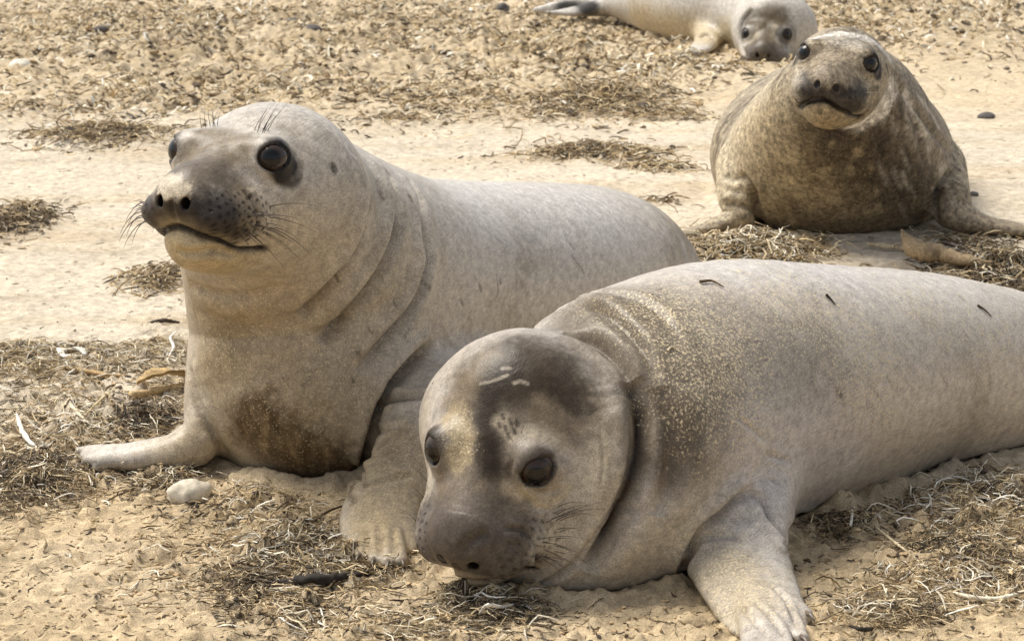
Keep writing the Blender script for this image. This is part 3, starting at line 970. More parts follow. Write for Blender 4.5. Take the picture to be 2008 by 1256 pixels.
# ------------------------------------------------ 2
o2 = dict(bridge=(.16, .132, .105), muzzle=(.10, .082, .070), chin=(.34, .25, .15), patch=0, dots=.5, mz=.85,
          spots=[])
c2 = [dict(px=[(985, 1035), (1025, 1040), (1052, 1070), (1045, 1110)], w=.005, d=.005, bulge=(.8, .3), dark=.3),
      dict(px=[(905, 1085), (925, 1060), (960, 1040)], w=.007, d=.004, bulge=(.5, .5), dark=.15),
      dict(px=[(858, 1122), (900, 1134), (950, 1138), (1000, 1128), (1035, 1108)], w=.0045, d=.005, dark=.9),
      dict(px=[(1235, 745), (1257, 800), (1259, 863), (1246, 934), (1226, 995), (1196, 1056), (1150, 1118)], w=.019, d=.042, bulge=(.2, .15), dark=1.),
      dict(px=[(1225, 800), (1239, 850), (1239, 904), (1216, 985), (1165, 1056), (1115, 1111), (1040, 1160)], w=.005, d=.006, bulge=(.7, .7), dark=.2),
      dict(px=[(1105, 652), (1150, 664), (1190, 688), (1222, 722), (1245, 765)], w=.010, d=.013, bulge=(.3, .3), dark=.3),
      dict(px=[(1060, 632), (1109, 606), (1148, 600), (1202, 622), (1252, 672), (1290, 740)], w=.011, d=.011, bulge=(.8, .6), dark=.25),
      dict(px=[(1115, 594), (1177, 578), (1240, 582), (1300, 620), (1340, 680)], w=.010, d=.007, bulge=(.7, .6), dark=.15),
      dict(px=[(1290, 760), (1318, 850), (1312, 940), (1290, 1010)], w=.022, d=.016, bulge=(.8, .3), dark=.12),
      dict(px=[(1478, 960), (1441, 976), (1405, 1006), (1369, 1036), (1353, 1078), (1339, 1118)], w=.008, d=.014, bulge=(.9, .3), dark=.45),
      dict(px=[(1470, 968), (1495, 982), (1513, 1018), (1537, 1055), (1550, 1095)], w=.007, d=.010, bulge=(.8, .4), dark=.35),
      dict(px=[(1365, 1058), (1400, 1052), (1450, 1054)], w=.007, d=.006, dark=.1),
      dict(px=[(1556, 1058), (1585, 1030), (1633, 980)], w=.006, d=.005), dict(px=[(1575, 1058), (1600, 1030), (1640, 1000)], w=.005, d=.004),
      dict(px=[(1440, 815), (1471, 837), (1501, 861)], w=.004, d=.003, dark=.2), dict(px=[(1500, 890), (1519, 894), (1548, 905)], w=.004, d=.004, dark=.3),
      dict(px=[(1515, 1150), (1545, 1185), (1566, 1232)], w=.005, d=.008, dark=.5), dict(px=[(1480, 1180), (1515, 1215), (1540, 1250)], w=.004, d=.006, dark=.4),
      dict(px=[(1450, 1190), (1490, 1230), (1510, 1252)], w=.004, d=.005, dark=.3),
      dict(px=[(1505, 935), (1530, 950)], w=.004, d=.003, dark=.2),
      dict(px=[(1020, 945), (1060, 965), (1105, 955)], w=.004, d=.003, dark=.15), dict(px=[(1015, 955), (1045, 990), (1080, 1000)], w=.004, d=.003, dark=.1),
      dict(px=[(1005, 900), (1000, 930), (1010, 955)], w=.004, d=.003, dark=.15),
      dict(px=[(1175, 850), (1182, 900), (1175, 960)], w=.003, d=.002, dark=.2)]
s2 = [dict(px=[(1250, 640), (1330, 690), (1330, 800)], w=.12, c=(.15, .118, .08), a=.85, soft=.7, nf=16),
      dict(px=[(1150, 620), (1230, 600)], w=.08, c=(.14, .11, .075), a=.85, soft=.7, nf=16),
      dict(px=[(1330, 840), (1320, 920)], w=.04, c=(.09, .068, .045), a=.75, soft=.7, nf=30),
      dict(px=[(1450, 650), (1560, 750), (1620, 830)], w=.10, c=(.27, .235, .19), a=.7, soft=.8, nf=12),
      dict(px=[(1500, 900), (1640, 900)], w=.09, c=(.52, .48, .455), a=.7, soft=.7, nf=10),
      dict(px=[(1330, 1060), (1250, 1120)], w=.07, c=(.40, .33, .23), a=.5, soft=.7, nf=20),
      dict(px=[(1450, 530), (1700, 540), (1900, 580)], w=.07, c=(.54, .51, .48), a=.6, soft=.8, nf=12),
      dict(px=[(1420, 1120), (1440, 1200)], w=.06, c=(.36, .30, .21), a=.7, soft=.6, nf=40),
      dict(px=[(1000, 740), (965, 860), (950, 1000)], w=.095, c=(.150, .118, .082), a=.85, soft=.9, nf=25, rag=.5),
      # the face: pale cheeks, dark crown and a dark blaze between the eyes
      dict(px=[(1130, 780), (1170, 860), (1150, 980), (1090, 1050)], w=.030, c=(.36, .295, .20), a=.6, soft=.7, nf=30),
      dict(px=[(835, 800), (825, 880), (835, 960)], w=.022, c=(.48, .42, .33), a=.6, soft=.7, nf=40),
      dict(px=[(1010, 700), (1090, 730), (1120, 790)], w=.050, c=(.050, .036, .024), a=.93, soft=.75, nf=40, rag=.7),
      dict(px=[(930, 740), (1000, 740), (1060, 770)], w=.036, c=(.045, .032, .021), a=.93, soft=.7, nf=40, rag=.7),
      dict(px=[(945, 720), (900, 780)], w=.032, c=(.20, .155, .10), a=.75, soft=.7, nf=40, rag=.7),
      dict(px=[(985, 730), (958, 790), (955, 850), (965, 910)], w=.026, c=(.024, .016, .009), a=.97, soft=.85, nf=70, rag=.6),
      dict(px=[(1060, 800), (1110, 850)], w=.022, c=(.22, .175, .12), a=.7, soft=.7, nf=50, rag=.7),
      dict(px=[(890, 810), (905, 860), (900, 900)], w=.020, c=(.34, .27, .165), a=.85, soft=.5, nf=60, rag=.8),
      dict(px=[(985, 825), (1010, 850), (1050, 848), (1100, 870)], w=.014, c=(.40, .34, .25), a=.7, soft=.6, nf=60, rag=.7),
      dict(px=[(1000, 955), (1060, 985), (1110, 960)], w=.012, c=(.40, .335, .24), a=.8, soft=.6, nf=70, rag=.7),
      dict(px=[(865, 950), (880, 985)], w=.016, c=(.16, .12, .08), a=.7, soft=.6, nf=60, rag=.8),
      dict(px=[(1030, 945), (1100, 935)], w=.008, c=(.25, .2, .14), a=.6, soft=.7, nf=70, rag=.7),
      dict(px=[(850, 1050), (930, 1050), (1000, 1075)], w=.050, c=(.070, .056, .046), a=.8, soft=.7, nf=50, rag=.7),
      dict(px=[(905, 985), (960, 1000), (1000, 1020)], w=.02, c=(.16, .135, .11), a=.6, soft=.7, nf=50, rag=.7),
      dict(px=[(1060, 1075), (1110, 1070)], w=.022, c=(.50, .45, .37), a=.8, soft=.7, nf=40),
      # dry sand sticking to the fur
      dict(px=[(1310, 600), (1400, 680), (1420, 760)], w=.11, c=0, a=1, soft=.9, nf=22, rag=.8, grit=.9),
      dict(px=[(1370, 740), (1340, 700), (1320, 680)], w=.05, c=0, a=1, soft=.9, nf=30, rag=.8, grit=.9),
      dict(px=[(1560, 590), (1660, 660), (1720, 720)], w=.11, c=0, a=1, soft=.9, nf=22, rag=.8, grit=.8),
      dict(px=[(1800, 600), (1880, 620), (1960, 660)], w=.10, c=0, a=1, soft=.9, nf=22, rag=.8, grit=.8),
      dict(px=[(895, 830), (905, 880)], w=.024, c=0, a=1, soft=.9, nf=40, rag=.8, grit=.4),
      dict(px=[(1410, 1110), (1500, 1180)], w=.07, c=0, a=1, soft=.9, nf=30, rag=.8, grit=.8),
      # scars
      dict(px=[(942, 752), (970, 745), (995, 735)], w=.0026, c=(.36, .31, .24), a=.7, soft=.6, nf=200, rag=.6),
      dict(px=[(1008, 750), (1022, 747), (1034, 752)], w=.0032, c=(.36, .31, .24), a=.7, soft=.6, nf=200, rag=.6),
      dict(px=[(985, 722), (1000, 722)], w=.003, c=(.35, .3, .24), a=.7, soft=.6, nf=200, rag=.6),
      dict(px=[(1640, 765), (1650, 775)], w=.005, c=(.16, .13, .11), a=.8, soft=.5, nf=200, rag=.7)]
for i in range(26):
    t = i / 25
    u, v = 1330 + RNG.uniform(0, 600), RNG.uniform(580, 780)
    s2.append(dict(px=[(u, v), (u + RNG.uniform(8, 30), v + RNG.uniform(12, 34))], w=.0018, c=(.20, .17, .14), a=.5, soft=.8, nf=200, rag=.9))
for (u, v) in [(985, 812), (1000, 822), (990, 835), (1008, 840), (978, 828), (1013, 826), (996, 850)]:
    s2.append(dict(px=[(u, v), (u + 2, v + 8)], w=.0028, c=(.05, .04, .03), a=.8, soft=.5, nf=200, rag=.5))
build_seal(S2, .011, 'elephant_seal', 'grey brown seal lying in front with chin on the sand and dark forehead',
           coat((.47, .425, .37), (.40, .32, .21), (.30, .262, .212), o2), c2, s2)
print('T2', time.time() - t0)

# ------------------------------------------------ 3
o3 = dict(bridge=(.22, .175, .12), muzzle=(.045, .036, .028), chin=(.24, .175, .095), patch=.95, dots=.4,
          spots=[((.22, 0, .0), (.03, .04, .025), (.24, .20, .15), .6), ((.08, .0, .09), (.05, .08, .03), (.40, .36, .30), .6),
                 ((.15, -.07, -.045), (.05, .03, .03), (.34, .28, .19), .7)])
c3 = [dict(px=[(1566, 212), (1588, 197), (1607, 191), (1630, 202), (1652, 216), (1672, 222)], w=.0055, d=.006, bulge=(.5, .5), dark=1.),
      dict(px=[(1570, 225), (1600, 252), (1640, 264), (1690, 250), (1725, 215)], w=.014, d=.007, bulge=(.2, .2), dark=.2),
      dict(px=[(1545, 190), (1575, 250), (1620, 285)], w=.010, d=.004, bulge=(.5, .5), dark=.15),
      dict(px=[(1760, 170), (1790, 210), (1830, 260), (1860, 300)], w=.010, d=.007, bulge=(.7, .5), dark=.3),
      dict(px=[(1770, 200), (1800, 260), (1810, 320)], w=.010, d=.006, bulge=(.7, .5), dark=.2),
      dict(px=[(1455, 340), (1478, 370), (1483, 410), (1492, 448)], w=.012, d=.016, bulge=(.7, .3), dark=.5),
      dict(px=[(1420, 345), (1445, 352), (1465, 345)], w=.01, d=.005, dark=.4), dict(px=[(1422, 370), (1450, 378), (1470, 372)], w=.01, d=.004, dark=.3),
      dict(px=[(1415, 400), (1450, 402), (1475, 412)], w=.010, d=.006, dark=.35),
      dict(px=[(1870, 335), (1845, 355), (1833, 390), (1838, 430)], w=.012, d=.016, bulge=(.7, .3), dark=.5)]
s3 = [dict(px=[(1480, 200), (1430, 300), (1420, 340)], w=.12, c=(.46, .39, .27), a=.7, soft=.6, nf=14),
      dict(px=[(1520, 330), (1600, 380), (1560, 430)], w=.16, c=(.30, .23, .13), a=.7, soft=.8, nf=18),
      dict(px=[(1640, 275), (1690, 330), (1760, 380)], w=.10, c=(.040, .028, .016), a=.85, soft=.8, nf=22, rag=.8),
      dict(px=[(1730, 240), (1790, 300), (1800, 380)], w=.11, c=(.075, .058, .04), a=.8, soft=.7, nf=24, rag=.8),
      dict(px=[(1800, 200), (1850, 270)], w=.09, c=(.19, .16, .125), a=.7, soft=.7, nf=30, rag=.9),
      dict(px=[(1600, 440), (1720, 440)], w=.09, c=(.15, .11, .065), a=.7, soft=.8, nf=22, rag=.8),
      dict(px=[(1665, 255), (1640, 262)], w=.03, c=(.05, .035, .025), a=.8, soft=.6, nf=30),
      dict(px=[(1740, 190), (1720, 220), (1690, 240)], w=.048, c=(.66, .61, .54), a=1, soft=.5, nf=50, rag=.7),
      dict(px=[(1775, 185), (1800, 240), (1822, 290)], w=.013, c=(.50, .45, .38), a=.85, soft=.6, nf=50, rag=.8), dict(px=[(1800, 190), (1840, 250)], w=.009, c=(.45, .40, .33), a=.8, soft=.6, nf=50, rag=.8),
      dict(px=[(1845, 330), (1850, 350)], w=.02, c=(.48, .42, .33), a=.8, soft=.6, nf=50, rag=.8), dict(px=[(1590, 75), (1650, 66), (1710, 80), (1745, 115)], w=.016, c=(.56, .52, .46), a=.9, soft=.6, nf=50, rag=.5),
      dict(px=[(1480, 300), (1600, 400), (1750, 420)], w=.22, c=0, a=1, soft=.9, nf=20, rag=.8, grit=.25),
      dict(px=[(1560, 140), (1555, 170)], w=.03, c=(.46, .40, .31), a=.6, soft=.6, nf=50, rag=.7),
      dict(px=[(1870, 420), (1960, 440)], w=.06, c=(.26, .21, .145), a=.8, soft=.6, nf=30)]
for i in range(60):
    u, v = RNG.uniform(1450, 1850), RNG.uniform(230, 460)
    if v > 455 or (u > 1800 and v < 300): continue
    s3.append(dict(px=[(u, v), (u + RNG.uniform(-5, 5), v + RNG.uniform(4, 10))], w=RNG.uniform(.006, .014), c=[(.30, .235, .14), (.07, .05, .03), (.10, .07, .04), (.20, .15, .09)][i % 4], a=.4, soft=.8, nf=70, rag=.95))
for i in range(60):
    u, v = RNG.uniform(1720, 1860), RNG.uniform(170, 400)
    if u - 1720 < (v - 190) * -.3: continue
    ln = RNG.uniform(14, 40)
    s3.append(dict(px=[(u, v), (u + ln * .35, v + ln)], w=RNG.uniform(.004, .008), c=[(.30, .265, .21), (.03, .022, .016)][i % 2], a=.5, soft=.8, nf=60, rag=.9))
for i in range(50):
    u, v = RNG.uniform(1490, 1720), RNG.uniform(280, 450)
    s3.append(dict(px=[(u, v), (u + RNG.uniform(-6, 6), v + RNG.uniform(6, 14))], w=RNG.uniform(.006, .011), c=[(.38, .30, .18), (.12, .085, .05)][i % 2], a=.5, soft=.8, nf=60, rag=.9))
build_seal(S3, .015, 'elephant_seal', 'mottled dark brown seal facing the camera with raised head and black eye patches',
           coat((.29, .24, .165), (.165, .12, .066), (.11, .08, .05), o3, 9, fine=.75, fcol=(.085, .062, .036)), c3, s3)
print('T3', time.time() - t0)

# ------------------------------------------------ 4
o4 = dict(bridge=(.26, .205, .13), muzzle=(.14, .112, .08), chin=(.10, .08, .05), patch=.35, dots=.0, mz=.9,
          spots=[((.06, 0, .075), (.075, .085, .035), (.13, .098, .058), .95), ((.12, 0, .03), (.04, .015, .04), (.17, .13, .09), .6),
                 ((.10, .035, .065), (.025, .018, .015), (.5, .43, .32), .8), ((.10, -.035, .065), (.025, .018, .015), (.5, .43, .32), .8),
                 ((.18, .0, -.11), (.06, .09, .03), (.06, .045, .03), .8)])
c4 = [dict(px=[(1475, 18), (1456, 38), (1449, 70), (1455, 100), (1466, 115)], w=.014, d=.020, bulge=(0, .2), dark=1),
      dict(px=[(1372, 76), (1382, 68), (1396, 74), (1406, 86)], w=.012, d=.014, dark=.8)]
s4 = [dict(px=[(1478, 34), (1502, 28), (1526, 36)], w=.060, c=(.085, .064, .038), a=.88, soft=.6, nf=30), dict(px=[(1480, 92), (1510, 96)], w=.060, c=(.075, .060, .045), a=.85, soft=.6, nf=30),
      dict(px=[(1500, 55), (1502, 75)], w=.03, c=(.09, .068, .04), a=.8, soft=.6, nf=30), dict(px=[(1536, 68), (1540, 78)], w=.038, c=(.03, .026, .022), a=.8, soft=.6, nf=30),
      dict(px=[(1250, 40), (1340, 62), (1420, 80)], w=.09, c=(.50, .40, .24), a=.8, soft=.7, nf=14),
      dict(px=[(1110, 14), (1150, 12)], w=.06, c=(.03, .027, .025), a=.95, soft=.5, nf=14)]
build_seal(S4, .018, 'elephant_seal', 'cream coloured seal resting its head on the wrack bank at the top',
           coat((.53, .495, .44), (.44, .36, .24), (.42, .38, .32), o4), c4, s4)
print('T4', time.time() - t0)

# ------------------------------------------------ whiskers, brow hairs, claws
def whiskers(S, n, side, length, r, seed, mat=None):
    g = random.Random(seed)
    for i in range(n):
        x = g.uniform(.115, .205); z = -.046 + g.uniform(-.028, .022)
        ln = length * g.uniform(.45, 1.1) * (1 if x < .18 else .7)
        dx = -.75 if x < .17 else g.uniform(-.5, .1)
        hair(S, (x, side * .095, z), (dx + g.uniform(-.2, .2), side * 1.0, (z + .046) * 24 + g.uniform(-.3, .2)), ln, g.uniform(.3, .9), r, mat, curl=g.uniform(-.2, .3))
def brow(S, side, n, length, r, seed):
    g = random.Random(seed)
    for i in range(n):
        hair(S, (.075 + g.uniform(-.012, .012), side * (.050 + g.uniform(-.012, .012)), .10), (-.35 + g.uniform(-.2, .2), side * g.uniform(.1, .5), 1), length * g.uniform(.6, 1.1), .3, r, name='brow_hair', curl=.5)
whiskers(S1, 24, 1, .085, .0008, 1)
whiskers(S1, 12, -1, .06, .0009, 2)
for i_ in range(7):
    hair(S1, (.19 + .008 * (i_ % 3), -.075, -.035 - .006 * i_ % .02), (.3 - .1 * i_, -1, -.2), .05 + .008 * (i_ % 4), 1.9, .0012)
brow(S1, 1, 8, .055, .0007, 3)
brow(S1, -1, 7, .045, .0007, 4)
whiskers(S2, 26, 1, .080, .0006, 5)
whiskers(S2, 12, -1, .05, .0006, 6)
brow(S2, 1, 6, .02, .0006, 7)
whiskers(S3, 12, 1, .09, .0009, 8, M_WHISK_PALE)
whiskers(S3, 6, -1, .07, .0009, 9, M_WHISK_PALE)
print('T5', time.time() - t0)
def claws(S, pts, dirs, ln, r):
    for (p, d) in zip(pts, dirs):
        q = project(S, np.array([p], np.float32), .05, 3)[0].astype(float)
        d = np.array(d, float); d /= np.linalg.norm(d)
        c = np.array([q - d * .004, q + d * ln * .4 + (0, 0, .002), q + d * ln * .8 + (0, 0, .0), q + d * ln + (0, 0, -.003)])
        v, f = strand(c - S.base_pt, r, r * .2, 6)
        f = list(f) + [tuple(range(5, -1, -1)), tuple(range(len(v) - 6, len(v)))]
        me = bpy.data.meshes.new('claw'); me.from_pydata([tuple(x) for x in v], [], f)
        for p_ in me.polygons: p_.use_smooth = True
        me.materials.append(M_CLAW); link('claw', me, S.root)
claws(S1, [G(704, 1088, .012), G(732, 1096, .012), G(760, 1100, .012), G(788, 1098, .012)], [(-.2, -1, -.1), (-.05, -1, -.1), (.05, -1, -.1), (.2, -1, -.1)], .020, .004)
claws(S1, [G(160, 893, .012), G(172, 905, .012), G(185, 912, .012)], [(-1, -.1, 0), (-1, -.3, 0), (-.9, -.5, 0)], .018, .0035)
claws(S2, [G(1580, 1205, .014), G(1572, 1250, .012), G(1545, 1275, .012)], [(.4, -1, -.1), (.3, -1, -.1), (.2, -1, -.1)], .022, .004)
# ------------------------------------------------------------------ where the wrack lies: (u, v, half width, half height, weight) measured off the beach, kept as places on the sand
def zone(u, v, du, dv, w):
    c = G(u, v); rx = abs(G(u + du, v)[0] - c[0]); ry = .5 * abs(G(u, v - dv)[1] - G(u, v + dv)[1])
    return (c[0], c[1], rx, ry, w)
FAR = [zone(420, 95, 620, 105, 1.0), zone(100, 60, 300, 60, .9), zone(1120, 95, 330, 70, 1.0), zone(1300, 130, 200, 40, .8), zone(1850, 40, 330, 55, 1.1), zone(1700, 60, 150, 40, .8),
       zone(750, 170, 250, 30, .7), zone(250, 190, 300, 35, .6), zone(1000, 30, 900, 60, .9)]
MID = [zone(185, 272, 130, 20, 1.0), zone(1185, 203, 135, 26, 1.0), zone(1290, 228, 80, 10, .6), zone(1150, 303, 130, 14, .9), zone(1295, 331, 60, 8, .8), zone(35, 432, 70, 28, 1.0),
       zone(310, 545, 62, 24, 1.0), zone(760, 235, 120, 10, .5), zone(900, 200, 200, 30, .35), zone(60, 215, 120, 12, .4), zone(1460, 487, 140, 24, 1.0), zone(1950, 515, 120, 46, 1.1), zone(1300, 400, 40, 8, .5)]
NEAR = [zone(190, 790, 220, 110, 1.0), zone(60, 930, 130, 60, 1.2), zone(320, 660, 70, 36, .8), zone(60, 700, 120, 40, .7), zone(330, 930, 110, 35, .8), zone(570, 1070, 120, 40, .9),
        zone(680, 1110, 110, 32, 1.0), zone(960, 1175, 110, 24, 1.1), zone(1830, 1010, 190, 70, .95), zone(1940, 960, 80, 40, 1.0), zone(1900, 1140, 170, 60, .8), zone(1720, 1205, 110, 35, .6),
        zone(480, 1000, 140, 40, .6), zone(560, 1190, 120, 50, .6), zone(430, 1130, 200, 60, .3), zone(850, 1230, 250, 30, .3), zone(1640, 1010, 60, 25, .9)]
def dens(x, y, Z):
    d = np.zeros(len(x))
    for cx, cy, rx, ry, w in Z:
        d = np.maximum(d, w * np.exp(-(((x - cx) / rx) ** 2 + ((y - cy) / ry) ** 2) ** 1.3))
    return d
def hz(x, y, fine=True):
    x = np.asarray(x, float); y = np.asarray(y, float)
    p = np.stack([x, y, np.zeros_like(x)], 1)
    near = 1 - sm(y, 5.5, 8.5); far = sm(y, 8.2, 10.5) * (1 - sm(y, 30, 60))
    h = .012 * fbm(p * 1.1, 3, 51) * (1 + 2 * far)
    h += .05 * far * np.exp(-((y - 12.6) / 1.6) ** 2) * (.6 + .6 * fbm(p * .7 + 3, 2, 8))
    h -= .006
    h += (1 - near * .6) * .012 * fbm(p * np.array([2.2, 9, 1.]) + 8, 3, 57, .6) * (1 - far)
    dn = dens(x, y, NEAR); dm = dens(x, y, MID); df = dens(x, y, FAR)
    if fine:
        w1 = fbm(p * np.array([9, 6, 1.]) + fbm(p * 5, 2, 3)[:, None], 4, 61, .6)
        sx = x * .80 + y * .6; sy = -x * .6 + y * .80             # drag marks run across the foreground
        ps = np.stack([sx * 9, sy * 42, np.zeros_like(x)], 1)
        w2 = fbm(ps, 3, 71, .6)
        w3 = fbm(p * 75, 3, 81, .6)
        ro = near * (.35 + .65 * sm(-y, -4.6, -3.7))
        h += w1 * (.007 * near + .011 * (1 - near)) + w2 * .007 * ro + w3 * (.0062 * ro + .0010)
        cl = fbm(p * 32, 3, 91, .6)
        h += np.maximum(cl - .10, 0) * .040 * (ro * .7 + dn * .8) * near
        h += dm * (.010 + .05 * np.abs(fbm(p * np.array([14, 9, 1.]), 4, 95, .6)))
        h += dn * (.004 + .034 * np.abs(fbm(p * 28, 3, 97, .6)))
        lump = np.abs(fbm(p * np.array([7, 5, 1.]), 4, 101, .65))
        h += df * (lump * .11 - .012) + df * .02 * np.abs(fbm(p * 22, 3, 105, .6))
        h += far * .02 * fbm(p * np.array([5, 4, 1.]), 3, 103, .6)
    # hollows pressed by the animals keep the sand off their backs
    return h

# ------------------------------------------------------------------ sand
def sand_material():
    m, nt, b = mat_new('sand')
    lk = nt.links.new
    at = nt.nodes.new('ShaderNodeVertexColor'); at.layer_name = 'tint'
    tc = nt.nodes.new('ShaderNodeTexCoord')
    g = nt.nodes.new('ShaderNodeTexNoise'); g.inputs['Scale'].default_value = 420; g.inputs['Detail'].default_value = 2
    n2 = nt.nodes.new('ShaderNodeTexNoise'); n2.inputs['Scale'].default_value = 38; n2.inputs['Detail'].default_value = 6; n2.inputs['Roughness'].default_value = .7
    n3 = nt.nodes.new('ShaderNodeTexNoise'); n3.inputs['Scale'].default_value = 5; n3.inputs['Detail'].default_value = 4
    for n in (g, n2, n3): lk(tc.outputs['Object'], n.inputs['Vector'])
    out = None
    for n, a, c in ((g, .72, 1.28), (n2, .58, 1.28), (n3, .92, 1.08)):
        r = nt.nodes.new('ShaderNodeMapRange'); r.inputs['From Min'].default_value = .3; r.inputs['From Max'].default_value = .7
        r.inputs['To Min'].default_value = a; r.inputs['To Max'].default_value = c
        lk(n.outputs['Fac'], r.inputs['Value'])
        if out is None: out = r.outputs[0]
        else:
            q = nt.nodes.new('ShaderNodeMath'); q.operation = 'MULTIPLY'
            lk(out, q.inputs[0]); lk(r.outputs[0], q.inputs[1]); out = q.outputs[0]
    vm = nt.nodes.new('ShaderNodeVectorMath'); vm.operation = 'SCALE'
    lk(at.outputs['Color'], vm.inputs[0]); lk(out, vm.inputs['Scale']); lk(vm.outputs[0], b.inputs['Base Color'])
    b.inputs['Roughness'].default_value = .9; b.inputs['Specular IOR Level'].default_value = .2
    bp = nt.nodes.new('ShaderNodeBump'); bp.inputs['Strength'].default_value = .9; bp.inputs['Distance'].default_value = .007
    lk(n2.outputs['Fac'], bp.inputs['Height'])
    b2 = nt.nodes.new('ShaderNodeBump'); b2.inputs['Strength'].default_value = .5; b2.inputs['Distance'].default_value = .0012
    lk(g.outputs['Fac'], b2.inputs['Height']); lk(bp.outputs[0], b2.inputs['Normal']); lk(b2.outputs[0], b.inputs['Normal'])
    return m
M_SAND = sand_material()
nx = int(640 * QUAL); ny = int(900 * QUAL)
t_ = np.linspace(-1, 1, nx)
gx = 1.55 * t_ + 2.6 * np.sign(t_) * np.abs(t_) ** 3
s_ = np.linspace(0, 1, ny)
gy = 2.9 * np.exp(s_ * math.log(19 / 2.9))
gx = np.r_[-300, -80, -25, -12, -7, gx, 7, 12, 25, 80, 300]
gy = np.r_[-40, -5, 0, 1.5, 2.3, gy, 20, 23, 30, 60, 160, 800]
X, Y_ = np.meshgrid(gx, gy, indexing='ij')
x = X.ravel(); y = Y_.ravel()
z = hz(x, y)
for S in (S1, S2, S3, S4):                                # sand pushed up in a low rim where an animal lies
    c_ = S.body.c
    m_ = (x > c_[:, 0].min() - .6) & (x < c_[:, 0].max() + .6) & (y > c_[:, 1].min() - .6) & (y < c_[:, 1].max() + .5)
    i_ = np.where(m_)[0]
    q_ = np.stack([x[i_], y[i_], np.full(len(i_), .012)], 1).astype(np.float32)
    d_ = S.fb(q_).astype(float)
    if S.fx: d_ = np.minimum(d_, S.fx(q_))
    z[i_] += np.where(d_ > -.01, .014 * np.exp(-((d_ - .012) / .022) ** 2) * (1 + .8 * fbm(np.c_[x[i_], y[i_], x[i_] * 0] * 14, 2, 400)), 0)
z = np.where((np.abs(x) > 6) | (y > 19.5) | (y < 2.5), -.01, z)
p = np.stack([x, y, z], 1)
far = sm(y, 8.3, 10.0); midw = sm(y, 3.75, 4.9)
n_a = fbm(p * 1.7, 4, 201); n_b = fbm(p * np.array([4, 9, 1.]), 4, 205, .6)
colg = np.tile(np.array([.49, .38, .235]), (len(p), 1))
colg = mixc(colg, (.57, .495, .385), np.clip(midw + .5 * n_a, 0, 1))
n_s = fbm(p * np.array([1.6, 7, 1.]) + 5, 4, 233, .6)
colg = mixc(colg, (.47, .38, .26), np.clip(n_s * 1.7, 0, .8) * midw)
colg = mixc(colg, (.56, .44, .275), far * .6)
dd_ = np.maximum(np.maximum(dens(x, y, FAR) * .85, dens(x, y, MID)), dens(x, y, NEAR))
colg = mixc(colg, (.30, .225, .125), np.clip(dd_ * (.35 + 1.3 * n_b), 0, .8))
n_c = fbm(p * 30, 3, 211, .6)
colg = mixc(colg, (.13, .095, .055), np.clip((n_c - .25) * 2.2, 0, 1) * np.clip(dd_ * .9 + .25 * (1 - midw), 0, 1) * .8)
colg *= (1 + .10 * n_a + .06 * n_b)[:, None]
nX, nY = len(gx), len(gy)
ii, jj = np.meshgrid(np.arange(nX - 1), np.arange(nY - 1), indexing='ij')
q0 = (ii * nY + jj).ravel()
quads = np.stack([q0, q0 + nY, q0 + nY + 1, q0 + 1], 1)
link('sand', mesh_np('sand', p, quads, (), M_SAND, np.clip(colg, .01, .9)), kind='structure')
print('ground', len(p))

# ------------------------------------------------------------------ dried sea grass, weed flakes and sand crumbs: nobody could count these
def tint_material(name, rough=.75):
    m, nt, b = mat_new(name)
    at = nt.nodes.new('ShaderNodeVertexColor'); at.layer_name = 'tint'
    tc = nt.nodes.new('ShaderNodeTexCoord')
    g = nt.nodes.new('ShaderNodeTexNoise'); g.inputs['Scale'].default_value = 160; g.inputs['Detail'].default_value = 4
    nt.links.new(tc.outputs['Object'], g.inputs['Vector'])
    r = nt.nodes.new('ShaderNodeMapRange'); r.inputs['From Min'].default_value = .3; r.inputs['From Max'].default_value = .7
    r.inputs['To Min'].default_value = .65; r.inputs['To Max'].default_value = 1.3
    nt.links.new(g.outputs['Fac'], r.inputs['Value'])
    vm = nt.nodes.new('ShaderNodeVectorMath'); vm.operation = 'SCALE'
    nt.links.new(at.outputs['Color'], vm.inputs[0]); nt.links.new(r.outputs[0], vm.inputs['Scale']); nt.links.new(vm.outputs[0], b.inputs['Base Color'])
    b.inputs['Roughness'].default_value = rough; b.inputs['Specular IOR Level'].default_value = .3
    return m
M_LIT = tint_material('litter')
PAL = {'straw': [(.62, .50, .31), (.52, .39, .21), (.40, .29, .15), (.70, .62, .46), (.24, .165, .085), (.10, .07, .04)],
       'dark': [(.035, .026, .018), (.06, .045, .03), (.11, .08, .05), (.20, .15, .09)],
       'pale': [(.72, .65, .50), (.60, .50, .33), (.50, .39, .23), (.76, .72, .62), (.16, .115, .06)],
       'brown': [(.22, .155, .085), (.14, .10, .055), (.34, .25, .14), (.46, .35, .20), (.08, .055, .03)]}
def scatter(Zs, n, ymin=2.9, ymax=16, thr=.0, seed=1, power=1.0, bgd=0.):
    """random places following the wrack density (world-space rejection, spread evenly over each patch)"""
    g = np.random.default_rng(seed)
    out = []
    area = np.array([z_[2] * z_[3] * z_[4] for z_ in Zs]); area = area ** .8; area /= area.sum()
    while sum(len(o) for o in out) < n:
        k = g.choice(len(Zs), 4 * n, p=area)
        zz = np.array([z_[:4] for z_ in Zs])[k]
        xy = zz[:, :2] + g.normal(size=(4 * n, 2)) * .62 * zz[:, 2:4]
        cl = fbm(np.c_[xy * np.array([5, 4.]), np.zeros(len(xy))], 3, 300 + seed)
        keep = (g.random(len(xy)) < np.clip(.45 + 1.6 * cl, .02, 1)) & (xy[:, 1] > ymin) & (xy[:, 1] < ymax) & (np.abs(xy[:, 0]) < .27 * xy[:, 1] + .3)
        out.append(xy[keep])
    return np.vstack(out)[:n]
